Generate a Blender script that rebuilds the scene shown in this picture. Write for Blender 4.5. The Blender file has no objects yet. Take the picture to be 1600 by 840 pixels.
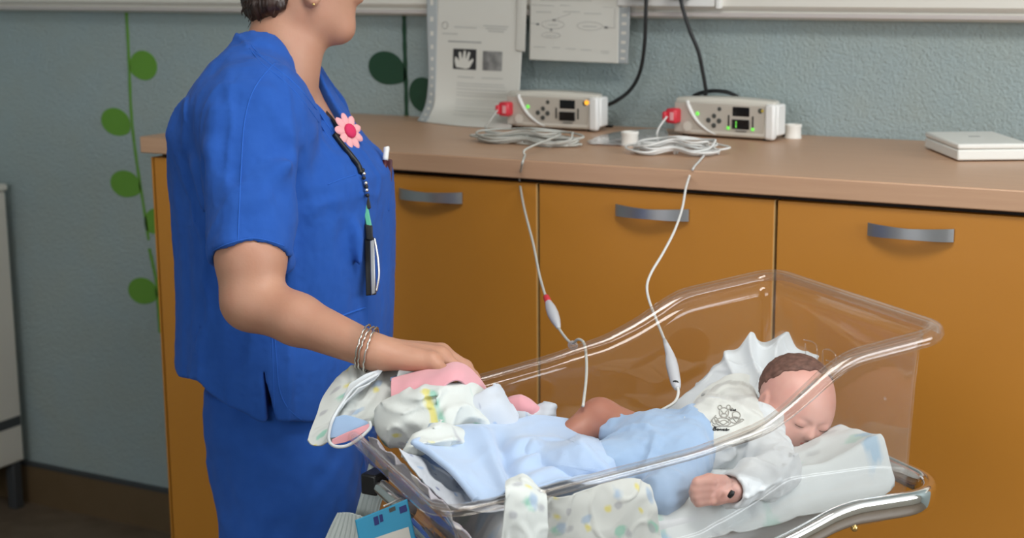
import bpy, bmesh, math, random
import numpy as np
from mathutils import Vector, Matrix
from mathutils.bvhtree import BVHTree

# ------------------------------------------------------------------ camera
FPX = 2408.0; PC = np.array([800.0, 420.0]); CAMZ = 1.5
_v1 = np.array([-4480.0, -446.0, FPX]); _X = -_v1 / np.linalg.norm(_v1)
_dv = np.array([(-FPX * FPX + 446.0 * 12100.0) / -4480.0, 12100.0, FPX]); _Z = -_dv / np.linalg.norm(_dv)
_Y = np.cross(_Z, _X)
RW = np.stack([_X, _Y, _Z]); CAM = np.array([0.0, 0.0, CAMZ])
sc = bpy.context.scene
col = sc.collection
cd = bpy.data.cameras.new('camera'); cam = bpy.data.objects.new('camera', cd); col.objects.link(cam)
cd.sensor_width = 36.0; cd.lens = FPX / 1600.0 * 36.0; cd.clip_start = 0.05
m = Matrix.Identity(4)
for i in range(3):
    m[i][0] = RW[i][0]; m[i][1] = -RW[i][1]; m[i][2] = -RW[i][2]; m[i][3] = CAM[i]
cam.matrix_world = m
cd.dof.use_dof = True; cd.dof.focus_distance = 2.02; cd.dof.aperture_fstop = 6.0
sc.camera = cam
sc.view_settings.view_transform = 'Standard'; sc.view_settings.look = 'None'
sc.view_settings.gamma = 1.0; sc.view_settings.use_curve_mapping = False
sc.view_settings.exposure = 0.34
sc.cycles.transparent_max_bounces = 24; sc.cycles.max_bounces = 8

# ------------------------------------------------------------------ light: daylight and the right window, plus an added rear window and ceiling lamp
wd = bpy.data.worlds.new('world'); sc.world = wd; wd.use_nodes = True
wd.node_tree.nodes['Background'].inputs[0].default_value = (0.75, 0.87, 1.0, 1)
wd.node_tree.nodes['Background'].inputs[1].default_value = 1.2

def area(name, loc, target, sx, sy, power, color):
    l = bpy.data.lights.new(name, 'AREA'); l.shape = 'RECTANGLE'; l.size = sx; l.size_y = sy
    l.energy = power; l.color = color
    o = bpy.data.objects.new(name, l); col.objects.link(o); o.location = loc
    o.rotation_euler = (Vector(target) - Vector(loc)).to_track_quat('-Z', 'Y').to_euler()
    return o
WINR = (0.35, 2.55, 1.25, 2.60)      # right wall window: y0 y1 z0 z1
ADDED_WINB = (-2.3, .1, 1.25, 2.60)       # unseen window added behind the camera for fill light: x0 x1 z0 z1
area('window_daylight', (2.66, 1.45, 1.92), (0, 1.45, 1.60), 1.4, 2.1, 58, (0.93, 0.97, 1.0)).rotation_euler = (math.radians(90), 0, math.radians(90))
area('added_fill_behind', (-1.1, -2.56, 1.92), (-1.1, 0, 1.6), 2.3, 1.3, 31, (1.0, 0.97, 0.94))  # added fill from behind left, throws the sleeve shadow across the tunic
area('added_top_light', (-.2, 1.15, 2.70), (-.2, 1.15, 0), 1.2, .6, 24, (1.0, 0.97, 0.92))  # added overhead light, brightens the worktop and leaves the trousers darker
for _o in bpy.data.objects:
    if _o.type == 'LIGHT' and _o.name == 'window_daylight':
        _o.data.size, _o.data.size_y = 2.1, 1.3

# ------------------------------------------------------------------ maths helpers
def ray(px, py): return RW @ np.array([px - PC[0], py - PC[1], FPX])
def P(px, py, depth): return CAM + ray(px, py) * depth / FPX
def atz(px, py, z):
    d = ray(px, py); return CAM + d * (z - CAMZ) / d[2]
def aty(px, py, y):
    d = ray(px, py); return CAM + d * y / d[1]
YAW = 0.893
UH = np.array([math.cos(YAW), math.sin(YAW), 0.0]); WV = np.array([math.sin(YAW), -math.cos(YAW), 0.0])
F0 = np.array([-0.734, 2.148, 0.0])
def T(s, w, z): return F0 - s * UH + w * WV + np.array([0, 0, z])
def atw(px, py, w):
    Q = F0 + w * WV; d = ray(px, py); t = np.dot(Q - CAM, WV) / np.dot(d, WV); return CAM + d * t
def toT(p):
    q = np.asarray(p) - F0; return np.array([-np.dot(q, UH), np.dot(q, WV), q[2]])
def interp(x, xs, ys): return np.interp(x, xs, ys)

def _hash(ix, iy, iz, seed):
    h = (ix * 374761393 + iy * 668265263 + iz * 2147483647 + seed * 1274126177) & 0xFFFFFFFF
    h = ((h ^ (h >> 13)) * 1274126177) & 0xFFFFFFFF
    h = (h ^ (h >> 16)) & 0xFFFF
    return h / 65535.0
def vnoise(p, scale, seed=0):
    q = np.asarray(p, dtype=np.float64) * scale + 1000.0
    i = np.floor(q).astype(np.int64); f = q - i; f = f * f * f * (f * (f * 6 - 15) + 10)
    r = 0
    for dx in (0, 1):
        for dy in (0, 1):
            for dz in (0, 1):
                wgt = (f[..., 0] if dx else 1 - f[..., 0]) * (f[..., 1] if dy else 1 - f[..., 1]) * (f[..., 2] if dz else 1 - f[..., 2])
                r = r + wgt * _hash(i[..., 0] + dx, i[..., 1] + dy, i[..., 2] + dz, seed)
    return r * 2 - 1
def ridged(p, scale, seed=0): return 1 - np.abs(vnoise(p, scale, seed)) * 2
def crease(p, scale, seed=0, w=.14):
    n = vnoise(p, scale, seed); return np.exp(-(n / w) ** 2)
def smoothstep(a, b, x):
    t = np.clip((x - a) / (b - a), 0, 1); return t * t * (3 - 2 * t)

# ------------------------------------------------------------------ object helpers
def tag(o, label=None, cat=None, group=None, kind=None):
    if label: o['label'] = label
    if cat: o['category'] = cat
    if group: o['group'] = group
    if kind: o['kind'] = kind
    return o
def empty(name, loc, rz=0.0):
    o = bpy.data.objects.new(name, None); col.objects.link(o); o.location = loc; o.rotation_euler = (0, 0, rz)
    o.empty_display_size = 0.05
    return o
def link(name, me, mat=None, parent=None, smooth=True, world=True):
    o = bpy.data.objects.new(name, me); col.objects.link(o)
    if mat: me.materials.append(mat)
    if smooth:
        for p in me.polygons: p.use_smooth = True
    if parent is not None:
        o.parent = parent
        if world:
            bpy.context.view_layer.update()
            o.matrix_parent_inverse = parent.matrix_world.inverted()
    return o
def mesh(name, verts, faces, mat=None, parent=None, smooth=True, world=True):
    me = bpy.data.meshes.new(name); me.from_pydata([tuple(map(float, v)) for v in verts], [], [tuple(map(int, f)) for f in faces]); me.update()
    return link(name, me, mat, parent, smooth, world)
def bmobj(name, bm, mat=None, parent=None, smooth=True, world=True, bevel=0.0, segs=2):
    me = bpy.data.meshes.new(name); bmesh.ops.recalc_face_normals(bm, faces=bm.faces); bm.to_mesh(me); bm.free()
    o = link(name, me, mat, parent, smooth, world)
    if bevel:
        b = o.modifiers.new('bevel', 'BEVEL'); b.width = bevel; b.segments = segs; b.limit_method = 'ANGLE'; b.harden_normals = False
        auto(o)
    elif smooth: auto(o)
    return o
def auto(o, ang=40):
    me = o.data
    for e in me.edges: pass
    bm = bmesh.new(); bm.from_mesh(me)
    for e in bm.edges:
        if len(e.link_faces) == 2 and e.calc_face_angle(0) > math.radians(ang): e.smooth = False
    bm.to_mesh(me); bm.free()
def box(bm, x0, x1, y0, y1, z0, z1, mtx=None):
    vs = [bm.verts.new((x, y, z)) for x in (x0, x1) for y in (y0, y1) for z in (z0, z1)]
    for f in ((0, 1, 3, 2), (4, 6, 7, 5), (0, 4, 5, 1), (2, 3, 7, 6), (0, 2, 6, 4), (1, 5, 7, 3)):
        bm.faces.new([vs[i] for i in f])
    if mtx is not None:
        for v in vs: v.co = mtx @ v.co
    return vs
def boxobj(name, b, mat, parent=None, bevel=0.0, world=True, mtx=None):
    bm = bmesh.new(); box(bm, *b, mtx=mtx); return bmobj(name, bm, mat, parent, bevel > 0, world, bevel)
def catmull(pts, n, closed=False):
    pts = np.asarray(pts, float); N = len(pts); out = []
    seg = N if closed else N - 1
    for i in range(seg):
        if closed: p0, p1, p2, p3 = pts[(i - 1) % N], pts[i], pts[(i + 1) % N], pts[(i + 2) % N]
        else: p0, p1, p2, p3 = pts[max(i - 1, 0)], pts[i], pts[i + 1], pts[min(i + 2, N - 1)]
        for k in range(n):
            t = k / n
            out.append(0.5 * ((2 * p1) + (-p0 + p2) * t + (2 * p0 - 5 * p1 + 4 * p2 - p3) * t * t + (-p0 + 3 * p1 - 3 * p2 + p3) * t ** 3))
    if not closed: out.append(pts[-1])
    return np.array(out)
def frames(path, closed=False):
    N = len(path); tan = np.zeros_like(path)
    for i in range(N):
        a = path[(i - 1) % N] if (closed or i > 0) else path[i]; b = path[(i + 1) % N] if (closed or i < N - 1) else path[i]
        t = b - a; tan[i] = t / (np.linalg.norm(t) + 1e-12)
    up = np.array([0, 0, 1.0]) if abs(tan[0][2]) < 0.9 else np.array([1.0, 0, 0])
    n0 = up - tan[0] * np.dot(up, tan[0]); n0 /= np.linalg.norm(n0); ns = [n0]
    for i in range(1, N):
        n = ns[-1] - tan[i] * np.dot(ns[-1], tan[i]); ns.append(n / (np.linalg.norm(n) + 1e-12))
    return tan, np.array(ns)
def tube_into(V, Fc, path, r, k=8, closed=False, cap=True):
    path = np.asarray(path, float); N = len(path); rr = np.full(N, r) if np.isscalar(r) else np.asarray(r)
    tan, nn = frames(path, closed); base = len(V)
    for i in range(N):
        b = np.cross(tan[i], nn[i])
        for j in range(k):
            a = 2 * math.pi * j / k; V.append(path[i] + (nn[i] * math.cos(a) + b * math.sin(a)) * rr[i])
    for i in range(N if closed else N - 1):
        for j in range(k):
            a, b_ = base + i * k + j, base + i * k + (j + 1) % k
            c, d = base + ((i + 1) % N) * k + (j + 1) % k, base + ((i + 1) % N) * k + j
            Fc.append((a, b_, c, d))
    if cap and not closed:
        Fc.append(tuple(base + j for j in range(k))[::-1]); Fc.append(tuple(base + (N - 1) * k + j for j in range(k)))
def tube(name, pts, r, mat, parent=None, n=8, k=8, closed=False, raw=False):
    V, Fc = [], []
    path = np.asarray(pts, float) if raw else catmull(pts, n, closed)
    if not np.isscalar(r) and not raw: r = np.interp(np.linspace(0, 1, len(path)), np.linspace(0, 1, len(r)), r)
    tube_into(V, Fc, path, r, k, closed)
    return mesh(name, V, Fc, mat, parent)
def lathe(name, prof, mat, parent=None, k=32, loc=(0, 0, 0), mtx=None, world=True):
    V, Fc = [], []
    for (r, z) in prof:
        for j in range(k):
            a = 2 * math.pi * j / k; v = Vector((r * math.cos(a), r * math.sin(a), z))
            if mtx is not None: v = mtx @ v
            V.append((v.x + loc[0], v.y + loc[1], v.z + loc[2]))
    n = len(prof)
    for i in range(n - 1):
        for j in range(k): Fc.append((i * k + j, i * k + (j + 1) % k, (i + 1) * k + (j + 1) % k, (i + 1) * k + j))
    Fc.append(tuple(range(k))[::-1]); Fc.append(tuple((n - 1) * k + j for j in range(k)))
    o = mesh(name, V, Fc, mat, parent, True, world); auto(o); return o

# ------------------------------------------------------------------ materials
def mat(name, colr, rough=0.5, metal=0.0, noise=None, bump=None, spec=0.5, sheen=0.0, sss=0.0, emis=None, coat=0.0, coord='Object'):
    """noise=(scale, colour2, amount, detail)  bump=(scale, strength, distance)"""
    m = bpy.data.materials.new(name); m.use_nodes = True; nt = m.node_tree; b = nt.nodes['Principled BSDF']
    b.inputs['Base Color'].default_value = (*colr, 1); b.inputs['Roughness'].default_value = rough; b.inputs['Metallic'].default_value = metal
    b.inputs['Specular IOR Level'].default_value = spec
    if sheen: b.inputs['Sheen Weight'].default_value = sheen; b.inputs['Sheen Roughness'].default_value = 0.6
    if sss: b.inputs['Subsurface Weight'].default_value = sss; b.inputs['Subsurface Radius'].default_value = (0.012, 0.004, 0.002); b.inputs['Subsurface Scale'].default_value = 1.0
    if coat: b.inputs['Coat Weight'].default_value = coat
    if emis: b.inputs['Emission Color'].default_value = (*emis[0], 1); b.inputs['Emission Strength'].default_value = emis[1]
    tc = nt.nodes.new('ShaderNodeTexCoord')
    if noise:
        n = nt.nodes.new('ShaderNodeTexNoise'); n.inputs['Scale'].default_value = noise[0]; n.inputs['Detail'].default_value = noise[3] if len(noise) > 3 else 4
        nt.links.new(tc.outputs[coord], n.inputs['Vector'])
        r = nt.nodes.new('ShaderNodeMapRange'); r.inputs[1].default_value = 0.3; r.inputs[2].default_value = 0.7; r.inputs[4].default_value = noise[2]
        nt.links.new(n.outputs['Fac'], r.inputs[0])
        mx = nt.nodes.new('ShaderNodeMix'); mx.data_type = 'RGBA'; mx.inputs[6].default_value = (*colr, 1); mx.inputs[7].default_value = (*noise[1], 1)
        nt.links.new(r.outputs[0], mx.inputs[0]); nt.links.new(mx.outputs[2], b.inputs['Base Color'])
    if bump:
        n2 = nt.nodes.new('ShaderNodeTexNoise'); n2.inputs['Scale'].default_value = bump[0]; n2.inputs['Detail'].default_value = 5
        nt.links.new(tc.outputs[coord], n2.inputs['Vector'])
        bp = nt.nodes.new('ShaderNodeBump'); bp.inputs['Strength'].default_value = bump[1]; bp.inputs['Distance'].default_value = bump[2]
        nt.links.new(n2.outputs['Fac'], bp.inputs['Height']); nt.links.new(bp.outputs[0], b.inputs['Normal'])
    return m

def print_mat(name, base, spots, scale=22.0, base2=None):
    """baby print: scattered soft blobs of several colours in cloth (UV, metres). spots=[(colour, seed, radius)]"""
    m = mat(name, base, 0.85, spec=0.25, sheen=0.2); nt = m.node_tree; b = nt.nodes['Principled BSDF']
    uv = nt.nodes.new('ShaderNodeTexCoord'); last = None
    rgb = nt.nodes.new('ShaderNodeRGB'); rgb.outputs[0].default_value = (*base, 1); last = rgb.outputs[0]
    nz = nt.nodes.new('ShaderNodeTexNoise'); nz.inputs['Scale'].default_value = 60; nt.links.new(uv.outputs['UV'], nz.inputs['Vector'])
    for i, (c, off, rad) in enumerate(spots):
        mp = nt.nodes.new('ShaderNodeMapping'); mp.inputs['Location'].default_value = (off * 1.37, off * 0.71, off)
        nt.links.new(uv.outputs['UV'], mp.inputs['Vector'])
        v = nt.nodes.new('ShaderNodeTexVoronoi'); v.voronoi_dimensions = '2D'; v.inputs['Scale'].default_value = scale * (1 + 0.13 * i); v.inputs['Randomness'].default_value = 0.8
        nt.links.new(mp.outputs[0], v.inputs['Vector'])
        ad = nt.nodes.new('ShaderNodeMath'); ad.operation = 'MULTIPLY_ADD'; ad.inputs[1].default_value = 0.42; nt.links.new(nz.outputs['Fac'], ad.inputs[0]); nt.links.new(v.outputs['Distance'], ad.inputs[2])
        r = nt.nodes.new('ShaderNodeMapRange'); r.inputs[1].default_value = rad + 0.06; r.inputs[2].default_value = rad + 0.17; r.inputs[3].default_value = .75; r.inputs[4].default_value = 0
        nt.links.new(ad.outputs[0], r.inputs[0])
        sp = nt.nodes.new('ShaderNodeSeparateColor'); nt.links.new(v.outputs['Color'], sp.inputs[0])
        gt = nt.nodes.new('ShaderNodeMath'); gt.operation = 'GREATER_THAN'; gt.inputs[1].default_value = 0.52; nt.links.new(sp.outputs[0], gt.inputs[0])
        mu = nt.nodes.new('ShaderNodeMath'); mu.operation = 'MULTIPLY'; nt.links.new(r.outputs[0], mu.inputs[0]); nt.links.new(gt.outputs[0], mu.inputs[1])
        mx = nt.nodes.new('ShaderNodeMix'); mx.data_type = 'RGBA'; mx.inputs[7].default_value = (*c, 1)
        nt.links.new(mu.outputs[0], mx.inputs[0]); nt.links.new(last, mx.inputs[6]); last = mx.outputs[2]
    nt.links.new(last, b.inputs['Base Color'])
    n2 = nt.nodes.new('ShaderNodeTexNoise'); n2.inputs['Scale'].default_value = 900; n2.inputs['Detail'].default_value = 2
    bp = nt.nodes.new('ShaderNodeBump'); bp.inputs['Strength'].default_value = 0.25; bp.inputs['Distance'].default_value = 0.0006
    nt.links.new(uv.outputs['UV'], n2.inputs['Vector']); nt.links.new(n2.outputs['Fac'], bp.inputs['Height']); nt.links.new(bp.outputs[0], b.inputs['Normal'])
    return m

M = {}
M['wall'] = mat('painted_roughcast', (0.32, 0.40, 0.415), 0.75, noise=(9, (0.34, 0.385, 0.35), 0.5, 6), bump=(170, 1.0, 0.0045))
M['plain_wall'] = mat('cream_paint', (0.62, 0.60, 0.54), 0.8, bump=(60, 0.3, 0.002))
M['ceiling'] = mat('white_ceiling', (0.75, 0.75, 0.73), 0.9)
M['floor'] = mat('vinyl_floor', (0.13, 0.095, 0.065), 0.45, noise=(14, (0.19, 0.15, 0.11), 0.9, 8))
M['skirting'] = mat('brown_vinyl_skirting', (0.12, 0.078, 0.038), 0.5, noise=(8, (0.15, 0.10, 0.055), 0.6))
M['skirting_cap'] = mat('grey_skirting_cap', (0.05, 0.055, 0.06), 0.45)
M['orange'] = mat('ochre_laminate', (0.50, 0.205, 0.022), 0.42, noise=(3, (0.47, 0.19, 0.02), 0.5), bump=(300, 0.15, 0.0004))
M['edge'] = mat('pale_edge_band', (0.55, 0.36, 0.14), 0.5)
M['dark'] = mat('cabinet_interior', (0.03, 0.018, 0.012), 0.7)
M['alu'] = mat('brushed_aluminium', (0.42, 0.43, 0.45), 0.36, metal=0.85, bump=(200, 0.1, 0.0003))
M['trunk'] = mat('white_trunking', (0.70, 0.68, 0.62), 0.35)
M['trunk_lip'] = mat('rose_grey_trim', (0.50, 0.46, 0.44), 0.4)
M['green'] = mat('light_green_vinyl', (0.12, 0.30, 0.03), 0.5)
M['yellow'] = mat('yellow_ring', (0.55, 0.42, 0.05), 0.4)
M['dgreen'] = mat('dark_green_vinyl', (0.010, 0.055, 0.025), 0.5)
M['paper'] = mat('white_paper', (0.66, 0.65, 0.60), 0.6)
M['ink'] = mat('grey_print', (0.36, 0.36, 0.35), 0.7)
M['inkd'] = mat('dark_print', (0.02, 0.02, 0.022), 0.7)
M['inkm'] = mat('mid_print', (0.12, 0.12, 0.12), 0.7, noise=(48, (0.34, 0.34, 0.33), 0.9, 1))
M['inkl'] = mat('pale_print', (0.5, 0.5, 0.47), 0.7)
M['sleeve'] = mat('grey_plastic_strip', (0.42, 0.45, 0.46), 0.3)
M['black'] = mat('black_rubber', (0.008, 0.009, 0.010), 0.45)
M['casing'] = mat('warm_white_casing', (0.66, 0.63, 0.56), 0.38)
M['casing2'] = mat('white_side_casing', (0.78, 0.78, 0.76), 0.35)
M['panel'] = mat('beige_front_panel', (0.50, 0.46, 0.40), 0.45)
M['button'] = mat('dark_grey_button', (0.06, 0.065, 0.06), 0.5)
M['screen'] = mat('black_display', (0.004, 0.004, 0.005), 0.12)
M['red'] = mat('red_plastic', (0.62, 0.03, 0.05), 0.35)
M['ledg'] = mat('green_led', (0.2, 0.7, 0.1), 0.4, emis=((0.15, 0.9, 0.08), 0.45))
M['ledo'] = mat('amber_led', (0.9, 0.45, 0.05), 0.4, emis=((1.0, 0.42, 0.03), 0.8))
M['cable'] = mat('pale_grey_cable', (0.50, 0.50, 0.46), 0.4)
M['cable2'] = mat('white_cable', (0.68, 0.68, 0.66), 0.4)
M['plastic'] = mat('grey_white_plastic', (0.52, 0.53, 0.56), 0.35)
M['tape'] = mat('white_tape', (0.80, 0.78, 0.73), 0.6)
M['whitebox'] = mat('white_box', (0.74, 0.74, 0.70), 0.4)
M['chrome'] = mat('polished_chrome', (0.80, 0.79, 0.78), 0.07, metal=1.0)
M['blackp'] = mat('black_plastic', (0.012, 0.013, 0.014), 0.35)
M['ribbed'] = mat('pale_grey_ribbed', (0.42, 0.47, 0.46), 0.45)
M['bluecard'] = mat('cyan_card', (0.03, 0.30, 0.52), 0.4)
M['navy'] = mat('navy_print', (0.01, 0.02, 0.16), 0.5)
M['scrub'] = mat('blue_cotton_twill', (0.015, 0.080, 0.36), 0.85, noise=(40, (0.021, 0.098, 0.41), 0.6, 6), bump=(700, 0.25, 0.0006), spec=0.2, sheen=0.04)
M['scrub_seam'] = mat('worn_blue_seam', (0.026, 0.115, 0.47), 0.85, spec=0.2)
M['skin'] = mat('tanned_skin', (0.47, 0.25, 0.165), 0.55, noise=(28, (0.43, 0.20, 0.13), 0.6, 7), bump=(260, 0.25, 0.0008), sss=0.12)
M['bskin'] = mat('newborn_skin', (0.65, 0.375, 0.32), 0.5, noise=(24, (0.57, 0.28, 0.23), 0.9, 3), bump=(400, 0.15, 0.0004), sss=0.2)
M['bred'] = mat('flushed_newborn_skin', (0.40, 0.18, 0.12), 0.5, noise=(22, (0.34, 0.13, 0.09), 0.8, 3), sss=0.2)
M['hair'] = mat('dark_brown_hair', (0.022, 0.010, 0.007), 0.42, noise=(60, (0.05, 0.02, 0.012), 0.6, 6))
M['bhair'] = mat('fine_brown_hair', (0.085, 0.042, 0.030), 0.7, noise=(140, (0.20, 0.10, 0.075), 0.9, 8))
M['lips'] = mat('rose_lips', (0.42, 0.13, 0.10), 0.4)
M['eye'] = mat('eye_white', (0.75, 0.73, 0.70), 0.2)
M['silver'] = mat('silver', (0.75, 0.72, 0.65), 0.25, metal=1.0)
M['gold'] = mat('gold', (0.70, 0.50, 0.20), 0.3, metal=1.0)
M['pinkfelt'] = mat('pink_felt', (0.80, 0.38, 0.40), 0.9)
M['crimson'] = mat('crimson_felt', (0.62, 0.02, 0.10), 0.8)
M['mint'] = mat('mint_plastic', (0.10, 0.45, 0.28), 0.3)
M['maroon'] = mat('maroon_leather', (0.06, 0.008, 0.016), 0.4)
M['lblue'] = mat('light_blue_fleece', (0.36, 0.48, 0.68), 0.9, noise=(16, (0.40, 0.52, 0.71), 0.6), bump=(900, 0.3, 0.0006), sheen=0.5, spec=0.2)
M['lblue2'] = mat('light_blue_jersey', (0.27, 0.39, 0.57), 0.85, noise=(16, (0.33, 0.45, 0.63), 0.6), bump=(900, 0.25, 0.0005), sheen=0.3, spec=0.2)
M['slate'] = mat('slate_blue_lining', (0.17, 0.25, 0.42), 0.85)
M['pink'] = mat('pink_cotton', (0.68, 0.32, 0.36), 0.88, bump=(900, 0.25, 0.0005), sheen=0.3, spec=0.2)
M['white'] = mat('white_cotton', (0.60, 0.63, 0.65), 0.88, noise=(10, (0.56, 0.60, 0.63), 0.6), bump=(900, 0.25, 0.0005), sheen=0.2, spec=0.2)
M['bib'] = mat('white_terry', (0.60, 0.61, 0.58), 0.92, bump=(1100, 0.5, 0.001), sheen=0.3, spec=0.2)
PALE = (0.66, 0.69, 0.67)
M['print'] = print_mat('pastel_print_cotton', (0.58, 0.61, 0.59), [((0.20, 0.50, 0.38), 3, 0.22), ((0.28, 0.40, 0.56), 7.3, 0.22), ((0.66, 0.58, 0.08), 11.7, 0.20), ((0.36, 0.37, 0.40), 5.1, 0.20)], 20)
M['print2'] = print_mat('faded_print_sheet', (0.58, 0.625, 0.635), [((0.38, 0.55, 0.50), 2, 0.27), ((0.28, 0.44, 0.60), 9.3, 0.25), ((0.44, 0.47, 0.49), 13.7, 0.22)], 14)
M['print3'] = print_mat('blue_bear_print', (0.52, 0.56, 0.62), [((0.06, 0.08, 0.24), 4, 0.14), ((0.30, 0.42, 0.62), 8.8, 0.20)], 40)
M['print4'] = print_mat('grey_mauve_print', (0.44, 0.42, 0.47), [((0.12, 0.15, 0.27), 4, 0.42), ((0.66, 0.64, 0.62), 8.8, 0.45), ((0.55, 0.35, 0.38), 2.8, 0.4)], 18)

def acrylic(name, tint, haze, gain):
    m = bpy.data.materials.new(name); m.use_nodes = True; nt = m.node_tree; nt.nodes.clear()
    out = nt.nodes.new('ShaderNodeOutputMaterial'); tr = nt.nodes.new('ShaderNodeBsdfTransparent'); tr.inputs[0].default_value = (*tint, 1)
    gl = nt.nodes.new('ShaderNodeBsdfGlossy'); gl.inputs['Roughness'].default_value = 0.04; gl.inputs[0].default_value = (1, 1, 1, 1)
    df = nt.nodes.new('ShaderNodeBsdfDiffuse'); df.inputs[0].default_value = (0.72, 0.68, 0.66, 1)
    tl = nt.nodes.new('ShaderNodeBsdfTranslucent'); tl.inputs[0].default_value = (0.72, 0.68, 0.66, 1)
    md = nt.nodes.new('ShaderNodeMixShader'); nt.links.new(df.outputs[0], md.inputs[1]); nt.links.new(tl.outputs[0], md.inputs[2])
    lw = nt.nodes.new('ShaderNodeLayerWeight'); lw.inputs[0].default_value = 0.25
    mr = nt.nodes.new('ShaderNodeMapRange'); mr.inputs[3].default_value = haze; mr.inputs[4].default_value = haze * 6
    nt.links.new(lw.outputs['Facing'], mr.inputs[0])
    m1 = nt.nodes.new('ShaderNodeMixShader'); nt.links.new(mr.outputs[0], m1.inputs[0]); nt.links.new(tr.outputs[0], m1.inputs[1]); nt.links.new(md.outputs[0], m1.inputs[2])
    l2 = nt.nodes.new('ShaderNodeLayerWeight'); l2.inputs[0].default_value = 0.5
    pw = nt.nodes.new('ShaderNodeMath'); pw.operation = 'POWER'; pw.inputs[1].default_value = 5.0; nt.links.new(l2.outputs['Facing'], pw.inputs[0])
    mg = nt.nodes.new('ShaderNodeMath'); mg.operation = 'MULTIPLY_ADD'; mg.inputs[1].default_value = 0.95 * gain; mg.inputs[2].default_value = 0.04 * gain; mg.use_clamp = True
    nt.links.new(pw.outputs[0], mg.inputs[0])
    m2 = nt.nodes.new('ShaderNodeMixShader'); nt.links.new(mg.outputs[0], m2.inputs[0]); nt.links.new(m1.outputs[0], m2.inputs[1]); nt.links.new(gl.outputs[0], m2.inputs[2])
    nt.links.new(m2.outputs[0], out.inputs[0])
    tc = nt.nodes.new('ShaderNodeTexCoord'); nz = nt.nodes.new('ShaderNodeTexNoise'); nz.inputs['Scale'].default_value = 9
    bp = nt.nodes.new('ShaderNodeBump'); bp.inputs['Strength'].default_value = 0.12; bp.inputs['Distance'].default_value = 0.004
    nt.links.new(tc.outputs['Object'], nz.inputs['Vector']); nt.links.new(nz.outputs['Fac'], bp.inputs['Height']); nt.links.new(bp.outputs[0], gl.inputs['Normal'])
    return m
M['acrylic'] = acrylic('clear_acrylic', (0.99, 0.985, 0.98), 0.012, 1.0)
M['rim'] = acrylic('clear_acrylic_rim', (0.94, 0.92, 0.90), 0.022, 1.0)
M['film'] = acrylic('clear_plastic_film', (0.9, 0.9, 0.97), 0.25, 1.2)
M['glass'] = acrylic('window_glass', (0.97, 0.98, 0.98), 0.0, 1.0)
_wood = mat('beech_laminate', (0.50, 0.30, 0.18), 0.4); M['wood'] = _wood
nt = _wood.node_tree; b = nt.nodes['Principled BSDF']; tc = nt.nodes.new('ShaderNodeTexCoord'); mp = nt.nodes.new('ShaderNodeMapping'); mp.inputs['Scale'].default_value = (3, 60, 60)
nz = nt.nodes.new('ShaderNodeTexNoise'); nz.inputs['Scale'].default_value = 2.0; nz.inputs['Detail'].default_value = 6
mx = nt.nodes.new('ShaderNodeMix'); mx.data_type = 'RGBA'; mx.inputs[6].default_value = (0.56, 0.345, 0.215, 1); mx.inputs[7].default_value = (0.46, 0.27, 0.165, 1)
nt.links.new(tc.outputs['Object'], mp.inputs[0]); nt.links.new(mp.outputs[0], nz.inputs['Vector']); nt.links.new(nz.outputs['Fac'], mx.inputs[0]); nt.links.new(mx.outputs[2], b.inputs['Base Color'])

# ------------------------------------------------------------------ the room
YWALL = 3.014; XL = -3.42; XR = 2.7; YB = -2.6; HC = 2.8
def struct(name, bm, m_, bevel=0):
    o = bmobj(name, bm, m_, None, False, True, bevel); o['kind'] = 'structure'; return o
bm = bmesh.new(); box(bm, XL - .1, XR + .1, YB - .1, YWALL + .1, -.1, 0); struct('floor', bm, M['floor'])
bm = bmesh.new(); box(bm, XL - .1, XR + .1, YB - .1, YWALL + .1, HC, HC + .1); struct('ceiling', bm, M['ceiling'])
bm = bmesh.new(); box(bm, XL - .1, XR + .1, YWALL, YWALL + .1, 0, HC); struct('wall_back', bm, M['wall'])
bm = bmesh.new(); box(bm, XL - .1, XL, YB, YWALL, 0, HC); struct('wall_left', bm, M['wall'])
bm = bmesh.new()
y0, y1, z0, z1 = WINR
box(bm, XR, XR + .1, YB, y0, 0, HC); box(bm, XR, XR + .1, y1, YWALL, 0, HC); box(bm, XR, XR + .1, y0, y1, 0, z0); box(bm, XR, XR + .1, y0, y1, z1, HC)
struct('wall_right', bm, M['plain_wall'])
bm = bmesh.new(); x0, x1, z0, z1 = ADDED_WINB
box(bm, XL, x0, YB - .1, YB, 0, HC); box(bm, x1, XR, YB - .1, YB, 0, HC); box(bm, x0, x1, YB - .1, YB, 0, z0); box(bm, x0, x1, YB - .1, YB, z1, HC)
struct('wall_front', bm, M['wall'])
def window(name, a0, a1, z0, z1, axis, pos):
    e = empty(name, ((a0 + a1) / 2, pos, z0) if axis == 'x' else (pos, (a0 + a1) / 2, z0)); e['kind'] = 'structure'
    bm = bmesh.new(); t = .05
    def bb(p0, p1, q0, q1, d0=-.03, d1=.03):
        if axis == 'x': box(bm, p0, p1, pos + d0, pos + d1, q0, q1)
        else: box(bm, pos + d0, pos + d1, p0, p1, q0, q1)
    bb(a0, a0 + t, z0, z1); bb(a1 - t, a1, z0, z1); bb(a0, a1, z0, z0 + t); bb(a0, a1, z1 - t, z1); bb((a0 + a1) / 2 - t / 2, (a0 + a1) / 2 + t / 2, z0, z1)
    bmobj('window_frame', bm, M['trunk'], e, False)
    bm = bmesh.new(); bb(a0 + t, a1 - t, z0 + t, z1 - t, -.003, .003); bmobj('pane', bm, M['glass'], e, False)
window('window_1', WINR[0], WINR[1], WINR[2], WINR[3], 'y', XR + .03 + .02)
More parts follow.
